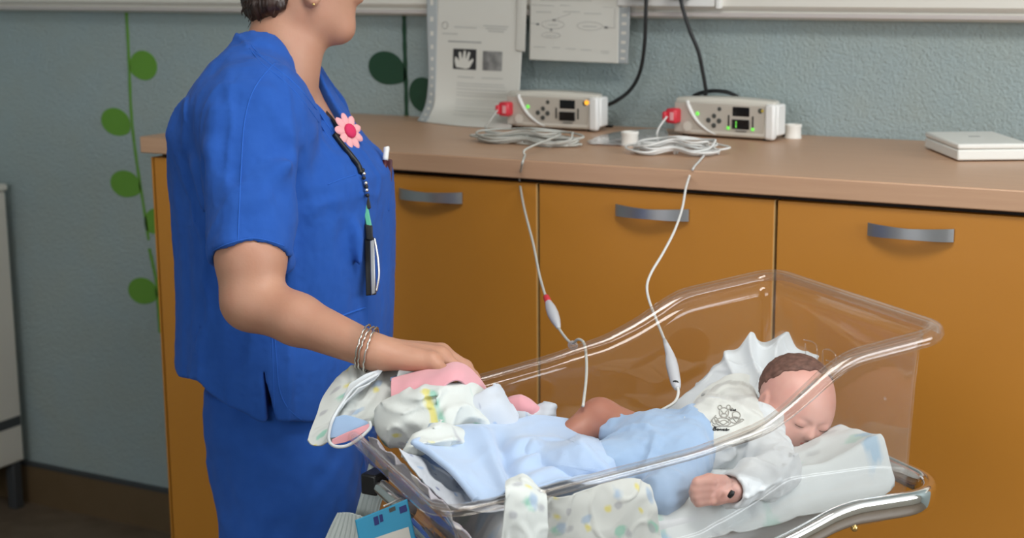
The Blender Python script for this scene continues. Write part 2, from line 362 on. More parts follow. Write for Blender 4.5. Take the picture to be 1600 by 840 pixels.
cl_ = empty('added_ceiling_lamp', (-.2, 1.15, 2.76)); tag(cl_, 'flat rectangular lamp panel added out of view on the ceiling for top light', 'added ceiling lamp')  # unseen lamp added to give light from above
window('added_window_behind', ADDED_WINB[0], ADDED_WINB[1], ADDED_WINB[2], ADDED_WINB[3], 'x', YB - .05)  # window added to go with the fill light behind the camera
M['added_lampglow'] = mat('added_lamp_diffuser', (.8, .8, .78), .5, emis=((1, .97, .92), 1.5))  # glowing face of the added ceiling lamp
boxobj('housing', (-.82, .42, .83, 1.47, 2.72, 2.799), M['trunk'], cl_, .004); boxobj('diffuser', (-.79, .39, .86, 1.44, 2.712, 2.7195), M['added_lampglow'], cl_, .002)
# skirting on the back wall, left of the cabinets
bm = bmesh.new(); box(bm, XL, -2.19, YWALL - .012, YWALL, 0, .112); o = struct('baseboard_back', bm, M['skirting'])
bm = bmesh.new(); box(bm, XL, -2.19, YWALL - .016, YWALL, .112, .122); struct('trim_1', bm, M['skirting_cap'])

# wall trunking
tr = empty('bedhead_trunking', (-1.5, YWALL, 1.40)); tag(tr, 'long white service trunking along the top of the blue wall', 'wall trunking')
prof = [(0, 1.383), (-.030, 1.383), (-.044, 1.387), (-.047, 1.393), (-.040, 1.400), (-.046, 1.403), (-.052, 1.410), (-.052, 1.60), (-.045, 1.61), (0, 1.61)]
V = []; Fc = []
for x in (XL + .01, .9):
    for (a, z) in prof: V.append((x, YWALL + a, z))
n = len(prof)
for i in range(n): Fc.append((i, (i + 1) % n, n + (i + 1) % n, n + i))
Fc += [tuple(range(n))[::-1], tuple(range(n, 2 * n))]
o = mesh('trunking_body', V, Fc, M['trunk'], tr, True); auto(o, 30)
boxobj('lip', (XL + .01, .9, YWALL - .050, YWALL - .0415, 1.3875, 1.397), M['trunk_lip'], tr, .002)
xs0 = aty(965, 5, YWALL - .06)[0]; xs1 = aty(1118, 5, YWALL - .06)[0]
boxobj('socket_plate', (xs0, xs1, YWALL - .064, YWALL - .050, 1.4085, 1.55), M['casing2'], tr, .003)
boxobj('joint_cover', (xs1 + .002, xs1 + .012, YWALL - .066, YWALL - .050, 1.405, 1.6), M['casing2'], tr, .002)
for qx in (1004, 1066):
    p = aty(qx, -6, YWALL - .064); boxobj('plug', (p[0] - .02, p[0] + .02, YWALL - .104, YWALL - .0645, 1.424, 1.47), M['black'], tr, .005)

# vines painted on the wall
def decal(name, stem, leaves, m_, label, wd_):
    c0 = aty(*stem[0], YWALL); e = empty(name, (c0[0], YWALL, c0[2])); tag(e, label, 'wall decal')
    def ribbon(nm, pts):
        path = catmull([aty(x, y, YWALL - .0015) for x, y in pts], 8); V = []; Fc = []
        for i, p in enumerate(path):
            t = path[min(i + 1, len(path) - 1)] - path[max(i - 1, 0)]; n_ = np.array([-t[2], 0, t[0]]); n_ /= np.linalg.norm(n_)
            w_ = wd_ * (1 + .12 * math.sin(i * 1.7))
            for s_ in (-1, 1):
                for y_ in (YWALL - .0015, YWALL - .0003):
                    q = p + n_ * s_ * w_ / 2; V.append((q[0], y_, q[2]))
            if i: b = 4 * i; Fc += [(b - 4, b - 2, b + 2, b), (b - 4, b, b + 1, b - 3), (b - 2, b - 1, b + 3, b + 2)]
        mesh(nm, V, Fc, m_, e, False)
    ribbon('stem', stem[:len(stem)])
    for (cx, cy, rx, ry, ang, tip) in leaves:
        V = []; N = 28
        for yy in (YWALL - .0015, YWALL - .0003):
            for k in range(N):
                a = 2 * math.pi * k / N; g = 1 + tip * max(0, math.cos(a)) ** 6
                x_ = rx * math.cos(a) * g; y_ = ry * math.sin(a)
                q = aty(cx + x_ * math.cos(ang) - y_ * math.sin(ang), cy + x_ * math.sin(ang) + y_ * math.cos(ang), YWALL); V.append((q[0], yy, q[2]))
        Fc = [tuple(range(N))] + [(k, N + k, N + (k + 1) % N, (k + 1) % N) for k in range(N)]
        mesh('leaf', V, Fc, m_, e, False)
decal('vine_decal', [(197, 16), (201, 90), (205, 180), (213, 250), (223, 315), (232, 375)],
      [(225, 102, 20, 24, 2.7, .12), (181, 190, 24, 20, .7, .12), (196, 287, 24, 20, .5, .12), (242, 345, 16, 20, .1, .1)], M['green'], 'light green leafy vine on the wall left of the nurse, upper length reaching the trunking', .0085)
decal('vine_decal', [(233, 388), (239, 415), (244, 440), (247, 480), (250, 520)],
      [(223, 454, 23, 20, .5, .12)], M['green'], 'short light green vine end with one leaf beside the ochre end panel', .010)
decal('vine_decal', [(631, 20), (632, 70), (634, 130), (635, 182)],
      [(604, 106, 29, 25, .55, .22), (662, 148, 22, 28, -.3, .2)], M['dgreen'], 'dark green leafy vine on the wall between nurse and paper sheets', .0105)

# ------------------------------------------------------------------ cabinets and worktop
ZC = 1.153; TH = .034; YF = 2.425; XC0 = -2.180
def handle_mesh(cx, z):
    V, Fc = [], []; L = .137; N = 24; pts = []
    for i in range(N + 1):
        t = i / N; x = (t - .5) * L; y = -.004 - .020 * math.sin(math.pi * t) ** .8; pts.append((x, y))
    for i, (x, y) in enumerate(pts):
        hz = .0085 + .002 * abs(2 * i / N - 1)
        for dy in (-.0018, .0018):
            for dz in (-hz, hz): V.append((cx + x, YF + y + dy, z + dz))
        if i:
            a = 4 * (i - 1); b = 4 * i
            Fc += [(a, b, b + 1, a + 1), (a + 3, b + 3, b + 2, a + 2), (a + 1, b + 1, b + 3, a + 3), (a + 2, b + 2, b, a)]
    Fc += [(0, 1, 3, 2), (4 * N, 4 * N + 2, 4 * N + 3, 4 * N + 1)]
    return V, Fc
seams = [-2.176, -1.727, -1.2765, -.8305, -.3835, .065]
cabl = ['ochre cabinet at the left end of the row, its side panel showing', 'ochre cabinet behind the nurse, mostly hidden by the blue tunic', 'ochre cabinet with curved handle just right of the nurse', 'ochre cabinet in the middle with handle beside the hanging right cable', 'ochre cabinet at far right of the photo, behind the head of the bassinet']
order = [0, 1, 2, 3, 4]
names = ['ochre cabinet at the left end of the row, its side panel showing', 'ochre cabinet right beside the nurse, handle left of first hanging cable', 'ochre cabinet between the two cabinet seams, handle behind the right cable', 'ochre cabinet under the white box, nearest the head of the cot']
for i in range(5):
    x0, x1 = seams[i], seams[i + 1]
    e = empty('base_cabinet', ((x0 + x1) / 2, YF + .3, 0))
    lab = ['ochre cabinet at the left end of the row, its side panel showing', 'ochre cabinet right beside the nurse, behind the left hanging cable', 'ochre cabinet in the middle, its handle behind the right hanging cable', 'ochre cabinet behind the head end of the cot, right of the rightmost seam', 'ochre cabinet at the far right end of the row, beyond the picture edge'][i]
    tag(e, lab, 'cabinet', 'ochre cabinets under the worktop')
    bm = bmesh.new(); xb0 = x0 + (.0005); box(bm, xb0, x1 - .0005, YF + .030, YWALL - .003, .08, ZC - TH - .0005)
    bmobj('body', bm, M['dark'] if i else M['dark'], e, False)
    bm = bmesh.new(); box(bm, x0 + .01, x1 - .01, YF + .07, YWALL - .01, 0, .0795); bmobj('plinth', bm, M['dark'], e, False)
    if i == 0: boxobj('side_panel', (x0 - .004, x0, YF + .0, YWALL - .003, .0, ZC - TH - .009), M['orange'], e)
    d = boxobj('door', (x0 + .0036, x1 - .0026, YF, YF + .018, .085, ZC - TH - .009), M['orange'], e, .001)
    boxobj('edge_band', (x1 - .0025, x1 - .0010, YF + .0006, YF + .018, .085, ZC - TH - .009), M['edge'], d)
    V, Fc = handle_mesh((x0 + x1) / 2 + .002, 1.0745); h = mesh('handle', V, Fc, M['alu'], d); auto(h)
wt = boxobj('worktop', (XC0 - .018, .10, YF - .012, YWALL - .0005, ZC - TH, ZC), M['wood'], None, .0025)
tag(wt, 'long beech worktop with squared edge along the blue wall', 'worktop')

# ------------------------------------------------------------------ cloth / sheet tools
def cgrid(ctrl, U, V):
    """bicubic Catmull-Rom surface through ctrl[R][C][3] at parameters U,V in 0..1 (V down the rows, U along the columns)"""
    c = np.asarray(ctrl, float); R_, C_ = c.shape[:2]
    def basis(t, n):
        x = np.clip(t, 0, 1) * (n - 1); i = np.minimum(np.floor(x).astype(int), n - 2); f = x - i
        w = np.stack([-.5 * f + f * f - .5 * f ** 3, 1 - 2.5 * f * f + 1.5 * f ** 3, .5 * f + 2 * f * f - 1.5 * f ** 3, -.5 * f * f + .5 * f ** 3], -1)
        return np.stack([np.clip(i + k, 0, n - 1) for k in (-1, 0, 1, 2)], -1), w
    iu, wu = basis(U, C_); iv, wv_ = basis(V, R_); out = 0
    for a in range(4):
        for b in range(4):
            out = out + c[iv[..., a], iu[..., b]] * (wv_[..., a] * wu[..., b])[..., None]
    return out
def grid_normals(G):
    du = np.gradient(G, axis=1); dv = np.gradient(G, axis=0); n = np.cross(du, dv); return n / (np.linalg.norm(n, axis=-1, keepdims=True) + 1e-12)
def smooth_grid(G, it=1):
    for _ in range(it):
        H = G.copy(); H[1:-1] = .5 * G[1:-1] + .25 * (G[2:] + G[:-2]); G = H.copy()
        H = G.copy(); H[:, 1:-1] = .5 * G[:, 1:-1] + .25 * (G[:, 2:] + G[:, :-2]); G = H
    return G
class Surf: pass
def sheet(name, ctrl, m_, parent=None, nu=90, nv=70, disp=None, thick=.0022, edge=None, flip=1):
    U, V = np.meshgrid(np.linspace(0, 1, nu), np.linspace(0, 1, nv))
    G = cgrid(ctrl, U, V); N = grid_normals(G) * flip
    if N[..., 2].mean() < 0 and flip == 1: N = -N
    # metric coordinates
    lu = np.concatenate([np.zeros((nv, 1)), np.cumsum(np.linalg.norm(np.diff(G, axis=1), axis=-1), 1)], 1).mean(0)
    lv = np.concatenate([np.zeros((1, nu)), np.cumsum(np.linalg.norm(np.diff(G, axis=0), axis=-1), 0)], 0).mean(1)
    MU, MV = np.meshgrid(lu, lv)
    if disp is not None: G = G + N * disp(U, V, MU, MV, G)[..., None]
    if edge is not None: G = edge(G, U, V, N)
    verts = G.reshape(-1, 3); faces = []
    idx = np.arange(nu * nv).reshape(nv, nu); q = np.stack([idx[:-1, :-1], idx[:-1, 1:], idx[1:, 1:], idx[1:, :-1]], -1).reshape(-1, 4)
    me = bpy.data.meshes.new(name); me.from_pydata(verts.tolist(), [], q.tolist()); me.update()
    uvl = me.uv_layers.new(name='UVMap'); li = np.array([l.vertex_index for l in me.loops])
    uv = np.stack([MU.reshape(-1)[li], MV.reshape(-1)[li]], -1).astype(np.float32); uvl.data.foreach_set('uv', uv.reshape(-1))
    o = link(name, me, m_, parent)
    if thick:
        s = o.modifiers.new('thickness', 'SOLIDIFY'); s.thickness = thick; s.offset = 0
    o_s = Surf(); o_s.G = G; o_s.N = grid_normals(G); 
    if np.sign(o_s.N[..., 2].mean()) < 0 and flip == 1: o_s.N = -o_s.N
    o_s.nu = nu; o_s.nv = nv; o_s.o = o
    return o_s
def on_surf(S, u, v, off=0.0):
    x = np.clip(np.asarray(u, float), 0, 1) * (S.nu - 1); y = np.clip(np.asarray(v, float), 0, 1) * (S.nv - 1)
    i = np.minimum(x.astype(int), S.nu - 2); j = np.minimum(y.astype(int), S.nv - 2); fx = (x - i)[..., None]; fy = (y - j)[..., None]
    def lerp(A): return (A[j, i] * (1 - fx) + A[j, i + 1] * fx) * (1 - fy) + (A[j + 1, i] * (1 - fx) + A[j + 1, i + 1] * fx) * fy
    return lerp(S.G) + lerp(S.N) * off
def patches(name, S, rects, m_, parent, off=.0016, n=6):
    for (u0, u1, v0, v1) in rects:
        V = []; Fc = []
        U, Vv = np.meshgrid(np.linspace(u0, u1, n), np.linspace(v0, v1, 2 if v1 - v0 < .03 else n)); p = on_surf(S, U, Vv, off); b = len(V); r_, c_ = p.shape[:2]
        V += list(p.reshape(-1, 3))
        for j in range(r_ - 1):
            for i in range(c_ - 1): Fc.append((b + j * c_ + i, b + j * c_ + i + 1, b + (j + 1) * c_ + i + 1, b + (j + 1) * c_ + i))
        mesh(name, V, Fc, m_, parent, True)
def polyline_on(name, S, lines, r, m_, parent, off=.0018):
    V = []; Fc = []
    for ln in lines:
        ln = np.asarray(ln, float); p = on_surf(S, ln[:, 0], ln[:, 1], off); tube_into(V, Fc, p, r, 5)
    return mesh(name, V, Fc, m_, parent, True)
def poly_on(name, S, polys, m_, parent, off=.002):
    V = []; Fc = []
    for pl in polys:
        pl = np.asarray(pl, float); p = on_surf(S, pl[:, 0], pl[:, 1], off); b = len(V); V += list(p); Fc.append(tuple(range(b, b + len(pl))))
    return mesh(name, V, Fc, m_, parent, False)

# ------------------------------------------------------------------ things on the worktop
def depth_of(p): return float((RW.T @ (np.asarray(p) - CAM))[2])
def monitor(xa, ya, xb, yb, label, green_digit, amber_on):
    ang = math.atan2(yb - ya, xb - xa); Wd = math.hypot(xb - xa, yb - ya); Hh = .0765; Dp = .118
    e = empty('pulse_oximeter', (xa, ya, ZC), ang); tag(e, label, 'pulse oximeter', 'pulse oximeters on the worktop')
    # casing, domed top
    bm = bmesh.new(); vs = box(bm, 0, Wd, 0, Dp, .004, Hh)
    bmesh.ops.subdivide_edges(bm, edges=bm.edges[:], cuts=6, use_grid_fill=True)
    for v in bm.verts:
        x, y, z = v.co
        fx = x / Wd; fy = y / Dp
        if z > .03: v.co.z += (.004 * math.sin(math.pi * min(max(fx, 0), 1)) - .007 * fy ** 2) * (z - .03) / (Hh - .03)
        v.co.y += .006 * (z / Hh) * (1 - fy)          # front leans back a little
        v.co.x -= .050 * fy ** 1.5 * fx
        if fx < .15: v.co.y += .010 * (1 - fx / .15) ** 2 * (1 - fy)
    bmobj('body', bm, M['casing'], e, True, False, .007, 3)
    boxobj('side_cover', (Wd - .030, Wd + .003, .010, .046, .010, Hh - .005), M['casing2'], e, .004, False)
    boxobj('front_bezel', (Wd - .020, Wd + .001, -.0035, .012, .003, Hh - .004), M['casing2'], e, .005, False)
    def fr(fx, fy, off=0): 
        z = fy * Hh; return (fx * Wd, .006 * fy + off - .0005, z)
    def plate(nm, x0, x1, y0, y1, m_, d0=-.0022, par=e, bev=.001):
        a = fr(x0, y0); b_ = fr(x1, y1); return boxobj(nm, (a[0], b_[0], (a[1] + b_[1]) / 2 + d0, (a[1] + b_[1]) / 2 + .003, a[2], b_[2]), m_, par, bev, False)
    plate('front_panel', .03, .905, .10, .90, M['panel'], -.0014, bev=.002)
    # white sweeping divider of the front
    pts = [fr(.155, .93, -.002), fr(.175, .80, -.003), fr(.215, .60, -.003), fr(.28, .38, -.003), fr(.37, .20, -.003), fr(.45, .10, -.002)]
    o = tube('divider_strip', [Vector(p) for p in pts], [.0036, .0045, .004, .003, .0022, .001], M['casing2'], None, 6, 6); o.parent = e
    def disc(nm, fx, fy, r, m_, th=.003, par=e):
        p = fr(fx, fy); mt = Matrix.Translation(p) @ Matrix.Rotation(math.radians(90), 4, 'X')
        return lathe(nm, [(r * .9, -.001), (r, 0), (r, th - .001), (r * .85, th)], m_, par, 16, mtx=mt, world=False)
    for fx, fy, r in ((.475, .76, .0052), (.425, .575, .0050), (.372, .46, .0052), (.475, .455, .0052), (.425, .33, .0050)): disc('button', fx, fy, r, M['button'])
    for fx, fy in ((.475, .76), (.425, .575), (.372, .46), (.475, .455), (.425, .33)):
        pass
    disc('power_button', .290, .77, .0068, M['dgreen']); disc('green_lamp', .262, .615, .0042, M['ledg'], .0036)
    disc('alarm_button', .865, .765, .0062, M['button']); disc('alarm_lamp', .885, .79 if amber_on else .77, .0050 if amber_on else .003, M['ledo'] if amber_on else M['yellow'], .0044)
    s1 = plate('upper_display', .600, .765, .595, .845, M['screen'], -.003); s2 = plate('lower_display', .600, .765, .275, .520, M['screen'], -.003)
    plate('name_strip', .655, .72, .875, .895, M['red'], -.0026, bev=0)
    plate('name_strip', .64, .74, .215, .232, M['button'], -.0026, bev=0)
    for x in (.568, .798): plate('level_scale', x - .006, x + .006, .33, .62, M['black'], -.0026, bev=0)
    if green_digit:
        for k, (zz0, zz1) in enumerate(((.40, .475), (.31, .385))): plate('green_digit', .640, .648, zz0, zz1, M['ledg'], -.0038, s2, 0)
        for x in (.566, .800): plate('green_lamp', x - .011, x + .011, .25, .33, M['ledg'], -.0028, bev=0)
    # red sensor plug, with its white collar
    p = fr(.045, .55)
    r_ = boxobj('sensor_plug', (p[0] - .013, p[0] + .012, -.020, .012, .026, .056), M['red'], e, .005, False)
    boxobj('plug_grip', (p[0] - .017, p[0] - .008, -.026, -.010, .031, .050), M['red'], r_, .003, False)
    boxobj('plug_label', (p[0] - .001, p[0] + .007, -.0212, -.0195, .033, .049), M['pinkfelt'], r_, 0, False)
    lathe('speaker_disc', [(.0095, 0), (.0100, .0004), (.0098, .001)], M['casing'], e, 20, mtx=Matrix.Translation(fr(.17, .27, -.0015)) @ Matrix.Rotation(math.radians(90), 4, 'X'), world=False)
    for x in (.02, Wd - .03):
        for y in (.012, Dp - .02): boxobj('rubber_foot', (x, x + .014, y, y + .01, 0, .0045), M['black'], e, 0, False)
    bm = bmesh.new(); box(bm, Wd * .34, Wd * .55, .055, .075, Hh - .001, Hh + .0006); bmobj('top_label', bm, M['ink'], e, False, False)
    return e
monitor(-1.597, 2.880, -1.374, 2.877, 'white pulse oximeter beside the hanging papers, amber lamp lit, displays dark', False, True)
monitor(-1.2165, 2.892, -.989, 2.866, 'white pulse oximeter nearer the white box, green digit on its display', True, False)

def tie_bundle(name, cx, cy, half, wid, turns, seed, label, mcab, pre, post, conn, extra=None, tail=None):
    """coil of cable lying on the worktop, tied in the middle, its end hanging over the edge; conn=(path index fractions)"""
    e = empty(name, tuple(atz(cx, cy, ZC))); tag(e, label, 'sensor cable', 'sensor cables between oximeters and cot')
    rnd = random.Random(seed); c0 = atz(cx, cy, ZC); r = .0021
    ax = np.array([half[0], half[1], 0.0]); L = np.linalg.norm(ax); ax /= L; ay = np.array([-ax[1], ax[0], 0])
    pts = []
    for k in range(turns):
        A = L * rnd.uniform(.6, 1.05); B = wid * rnd.uniform(.45, 1.25); ph = rnd.uniform(-.5, .5); dx = rnd.uniform(-.006, .006)
        for j in range(12):
            t = 2 * math.pi * j / 12
            x = A * math.cos(t) + dx; pinch = .15 + .85 * abs(math.cos(t)) ** .8 * (1 if abs(math.cos(t)) < .95 else .8)
            y = B * math.sin(t) * (1 - .82 * math.exp(-(x / (.28 * L)) ** 2)) + .25 * B * math.sin(t) + ph * .01 + .05 * x * ph
            z = ZC + r + .0030 * k * (.25 + .75 * abs(math.sin(t * .5 + k))) + .006 * math.exp(-(x / (.25 * L)) ** 2)
            pts.append(c0 + ax * x + ay * y + np.array([0, 0, z - ZC]))
    # lead from the plug
    lead = [np.array(p) for p in pre]
    hang = [np.array(p) for p in post]
    full = catmull(lead + pts + hang, 5)
    tube('cord', full, r, mcab, e, raw=True, k=7)
    # tie round the middle
    ring = [c0 + ax * .0 + ay * (.013 * math.cos(a)) + np.array([0, 0, .0065 + .0065 * math.sin(a)]) for a in np.linspace(0, 2 * math.pi, 13)[:-1]]
    tube('cable_tie', ring, .0035, M['cable2'], e, closed=True, n=3)
    return e
# left cable: coil, hanging length, connector, sticker, short lead to the knee
def hangpath(pix, d0, d1, start=0):
    out = []; N = len(pix); acc = [0]
    for i in range(1, N): acc.append(acc[-1] + math.hypot(pix[i][0] - pix[i - 1][0], pix[i][1] - pix[i - 1][1]))
    for (x, y), a in zip(pix, acc): out.append(P(x, y, d0 + (d1 - d0) * (a / acc[-1]) ** .85))
    return out
edge1 = atz(815, 262, ZC + .003); edge1 = np.array([edge1[0], YF - .010, ZC + .003]); dE = depth_of(np.array([-1.30, YF - .016, ZC]))
pre1 = [np.array([-1.598, 2.855, ZC + .04]), np.array([-1.604, 2.835, ZC + .02]), np.array([-1.60, 2.81, ZC + .004]), atz(800, 222, ZC + .003)]
pix1 = [(812, 283), (819, 325), (833, 380), (842, 425), (850, 455), (856, 470), (864, 490), (873, 512), (886, 530), (895, 536), (903, 530), (912, 535), (916, 556), (916, 590), (911, 634)]
h1 = hangpath(pix1, 2.80, 2.03)
post1 = [atz(823, 232, ZC + .014), atz(820, 243, ZC + .003), np.array([*atz(817, 254, ZC)[:2], ZC + .0025])]
edge_pt = aty(814, 266, YF - .0155); 
post1 += [edge_pt] + h1
c1 = tie_bundle('sensor_cable', 822, 225, (.125, -.004), .034, 9, 3, 'grey sensor cable hanging on the left, connector with red ring', M['cable'], pre1, post1, None)
def along(pathpts, radii, nm, m_, par): return tube(nm, pathpts, radii, m_, par, 6, 10)
along([h1[5], (h1[5] + h1[6]) / 2, h1[6], (h1[6] + h1[7]) / 2, h1[7]], [.0042, .0078, .0088, .0072, .0030], 'connector', M['plastic'], c1)
along([h1[4] * .4 + h1[5] * .6, h1[5] * .85 + h1[6] * .15], [.0052, .0056], 'red_ring', M['red'], c1)
q = h1[9]; toc = (CAM - q) / np.linalg.norm(CAM - q)
bm = bmesh.new(); bmesh.ops.create_icosphere(bm, subdivisions=2, radius=.009)
for v in bm.verts: v.co = Vector((v.co.x * .95, v.co.y * .45, v.co.z * .8 - .003)) + Vector(q)
bmobj('adhesive_tab', bm, M['film'], c1)
# right cable
pre2 = [np.array([-1.215, 2.868, ZC + .04]), np.array([-1.222, 2.845, ZC + .02]), np.array([-1.215, 2.82, ZC + .004]), atz(1040, 228, ZC + .003)]
pix2 = [(1080, 268), (1072, 292), (1066, 325), (1054, 360), (1036, 395), (1018, 425), (1011, 446), (1014, 468), (1026, 500), (1038, 530), (1046, 552), (1051, 575), (1056, 598), (1060, 612), (1054, 628), (1034, 640)]
h2 = hangpath(pix2, 2.62, 2.06)
post2 = [atz(1085, 232, ZC + .010), atz(1100, 240, ZC + .004), atz(1094, 250, ZC + .0025), aty(1086, 258, YF + .03), aty(1083, 264, YF - .0155)]
post2[3][2] = ZC + .0025
c2 = tie_bundle('sensor_cable', 1056, 240, (.088, .022), .040, 9, 11, 'white sensor cable hanging on the right, grey connector with dark spot', M['cable2'], pre2, post2 + h2, None)
along([h2[9], h2[10], (h2[10] + h2[11]) / 2, h2[11], h2[12], h2[12] * .4 + h2[13] * .6], [.0024, .0060, .0082, .0086, .0072, .0040], 'connector', M['plastic'], c2)
q = h2[12] * .95 + h2[11] * .05; q = q + (CAM - q) / np.linalg.norm(CAM - q) * .0075
bm = bmesh.new(); bmesh.ops.create_icosphere(bm, subdivisions=2, radius=.0042)
for v in bm.verts: v.co = Vector((v.co.x * 1.1, v.co.y * .5, v.co.z * .7)) + Vector(q)
bmobj('dark_socket', bm, M['black'], c2)

# black mains cables
def cord(label, pts, r=.0042):
    o = tube('power_cord', pts, r, M['black'], None, 10, 8); tag(o, label, 'power cable', 'black power cables from the trunking'); return o
y_ = YWALL - .085
cord('black power cable from the trunking to the left oximeter', [aty(1010, -14, y_), aty(1009, 20, y_), aty(1007, 70, y_ + .01), aty(1000, 112, y_ + .02), aty(985, 140, y_ + .025), aty(962, 158, y_ + .02), (-1.402, 2.958, ZC + .045)])
cord('black power cable dropping behind the right oximeter', [aty(1062, -14, y_), aty(1066, 10, y_), aty(1078, 48, y_), aty(1091, 80, y_ + .01), aty(1098, 112, y_ + .02), aty(1103, 140, y_ + .03), aty(1107, 160, y_ + .045), (-1.10, YWALL - .006 - .004, ZC + .03)])
o = cord('black cable looped flat behind the right oximeter', [aty(1079, 165, 2.985), aty(1083, 151, 2.985), aty(1100, 144, 2.982), aty(1120, 142, 2.98), aty(1142, 146, 2.98), aty(1160, 160, 2.98), (-1.06, 2.99, ZC + .0045), (-1.14, 2.995, ZC + .0045)])

# tape rolls
def taperoll(cx, cy, label, k=1.0):
    p = atz(cx, cy, ZC)
    o = lathe('tape_roll', [(.012, 0), (.0165, .0), (.0172, .002), (.0160, .005), (.0156, .022), (.0168, .026), (.0172, .029), (.0165, .0305), (.0120, .0305), (.0115, .028), (.0115, .004)], M['tape'], None, 28)
    o.location = p; o.scale = (k, k, .92 * k); tag(o, label, 'tape roll', 'rolls of white tape on the worktop')
taperoll(984, 228, 'small white roll of tape between the two oximeters')
taperoll(1239, 216, 'small white roll of tape right of the right oximeter')
a = atz(1226, 214, ZC)
# film packet
pk = [[atz(928, 217, ZC + .001), atz(955, 209, ZC + .001), atz(1000, 204, ZC + .001), atz(1040, 202, ZC + .001)], [atz(918, 222, ZC + .001), atz(955, 218, ZC + .004), atz(1000, 215, ZC + .005), atz(1044, 212, ZC + .002)], [atz(922, 226, ZC + .001), atz(960, 228, ZC + .001), atz(1005, 229, ZC + .001), atz(1042, 227, ZC + .001)]]
S = sheet('plastic_packet', pk, M['film'], None, 40, 24, lambda U, V, a, b, G: .0015 + .0015 * np.abs(vnoise(G, 60, 4)), .0004)
tag(S.o, 'flat lilac plastic packet lying between the oximeters', 'packet')
# white box at the right
A = np.array([-.702, 2.887]); B_ = np.array([-.6025, 2.7155]); u_ = (B_ - A) / np.linalg.norm(B_ - A); v_ = np.array([-u_[1], u_[0]])
e = empty('medical_device', (A[0], A[1], ZC), math.atan2(u_[1], u_[0])); tag(e, 'flat white plastic box at the right end of the worktop', 'device')
Lb = float(np.linalg.norm(B_ - A)); 
boxobj('housing', (0, Lb, .0, .128, .002, .021), M['whitebox'], e, .003, False); boxobj('lid', (0, Lb, .0, .128, .0214, .031), M['whitebox'], e, .003, False)
for x in (.015, Lb - .025):
    for y in (.015, .103): boxobj('rubber_foot', (x, x + .01, y, y + .01, 0, .003), M['black'], e, 0, False)
bm = bmesh.new(); box(bm, Lb * .40, Lb * .47, .055, .075, .0305, .0314); bmobj('mark', bm, M['ink'], e, False, False)

# ---- papers in punched pockets hanging from the trunking
def paper(name, label, ctrl, group=None):
    e = empty(name, tuple(ctrl[-1][0])); tag(e, label, 'paper sheet', group); return e
yy = YWALL - .058
def row(pts): return [aty(x, y, d) for x, y, d in pts]
ct = [row([(684, -40, yy), (730, -40, yy - .003), (775, -40, yy - .003), (822, -40, yy)]),
      row([(683, 20, yy - .002), (730, 22, yy - .004), (775, 24, yy - .004), (818, 26, yy - .002)]),
      row([(681, 80, yy - .002), (728, 82, yy - .004), (773, 84, yy - .004), (815, 86, yy - .002)]),
      row([(680, 130, yy - .006), (727, 134, yy - .004), (771, 136, yy - .003), (812, 138, yy)]),
      row([(677, 165, yy - .020), (724, 170, yy - .014), (768, 172, yy - .008), (808, 174, yy - .003)]),
      [atz(664, 190.5, ZC + .001), atz(712, 196, ZC + .001), atz(755, 199, ZC + .001), atz(797, 201, ZC + .001)]]
pe = paper('paper_sheet', 'long printed sheet with two dark photographs, reaching down to the worktop', ct, 'printed sheets hanging from the trunking')
S = sheet('page', ct, M['paper'], pe, 40, 90, None, .0006, flip=1)
if np.dot(S.N.mean((0, 1)), np.array([0, -1, 0])) < 0: S.N = -S.N
L = []
rnd = random.Random(5)
V0 = lambda y: 0.2 + .8 * (y - 20) / 178 if y > 20 else .2 * (y + 40) / 60
def vy(y): return float(np.interp(y, [-40, 20, 82, 134, 170, 196], [0, .2, .4, .6, .8, 1.0]))
def ux(x): return (x - 682) / 134
for y in (129, 133.5, 138, 143, 147, 154, 158, 162, 168, 173, 178):
    L.append((ux(715), ux(715 + rnd.uniform(60, 80)), vy(y), vy(y) + .006))
for x0, x1, y in ((710, 742, 40), (752, 790, 36), (756, 788, 40), (760, 784, 44), (716, 740, 118), (752, 785, 118), (694, 715, 51)): L.append((ux(x0), ux(x1), vy(y), vy(y) + .007))
patches('printed_text', S, L, M['inkl'], pe, .0009)
patches('printed_heading', S, [(ux(703), ux(750), vy(63), vy(63) + .008)], M['ink'], pe, .0009)
patches('photograph', S, [(ux(710), ux(743), vy(76), vy(107))], M['inkd'], pe, .0009); patches('photograph', S, [(ux(753), ux(783), vy(78), vy(107))], M['inkm'], pe, .0009)
hp = []
cx_, cy_ = 728, 95
hand2 = [(714, 104), (712, 95), (713, 88), (716, 91), (718, 95), (717, 82), (720, 81), (722, 92), (724, 79), (727, 79), (727, 92), (731, 80), (734, 82), (731, 95), (738, 90), (739, 93), (733, 104), (728, 106)]
poly_on('hand_picture', S, [[(ux(x), vy(y)) for x, y in hand2]], M['paper'], pe, .0013)
polyline_on('logo_ring', S, [[(ux(698 + 4 * math.cos(t)), vy(39) + .018 * math.sin(t)) for t in np.linspace(0, 6.28, 16)]], .0006, M['ink'], pe, .001)
st = [row([(667, -40, yy), (683, -40, yy)]), row([(667, 30, yy - .002), (683, 30, yy - .003)]), row([(669, 90, yy - .003), (682, 90, yy - .003)]), row([(669, 130, yy - .004), (681, 132, yy - .007)]), row([(664, 165, yy - .012), (678, 168, yy - .021)]), [atz(652, 188.5, ZC + .002), atz(666, 191, ZC + .0012)]]
S = sheet('punched_strip', st, M['sleeve'], pe, 10, 90, None, .0005)
if np.dot(S.N.mean((0, 1)), np.array([0, -1, 0])) < 0: S.N = -S.N
patches('punch_hole', S, [(.38, .62, v, v + .022) for v in np.linspace(.05, .95, 14)], M['trunk'], pe, .0008, 3)
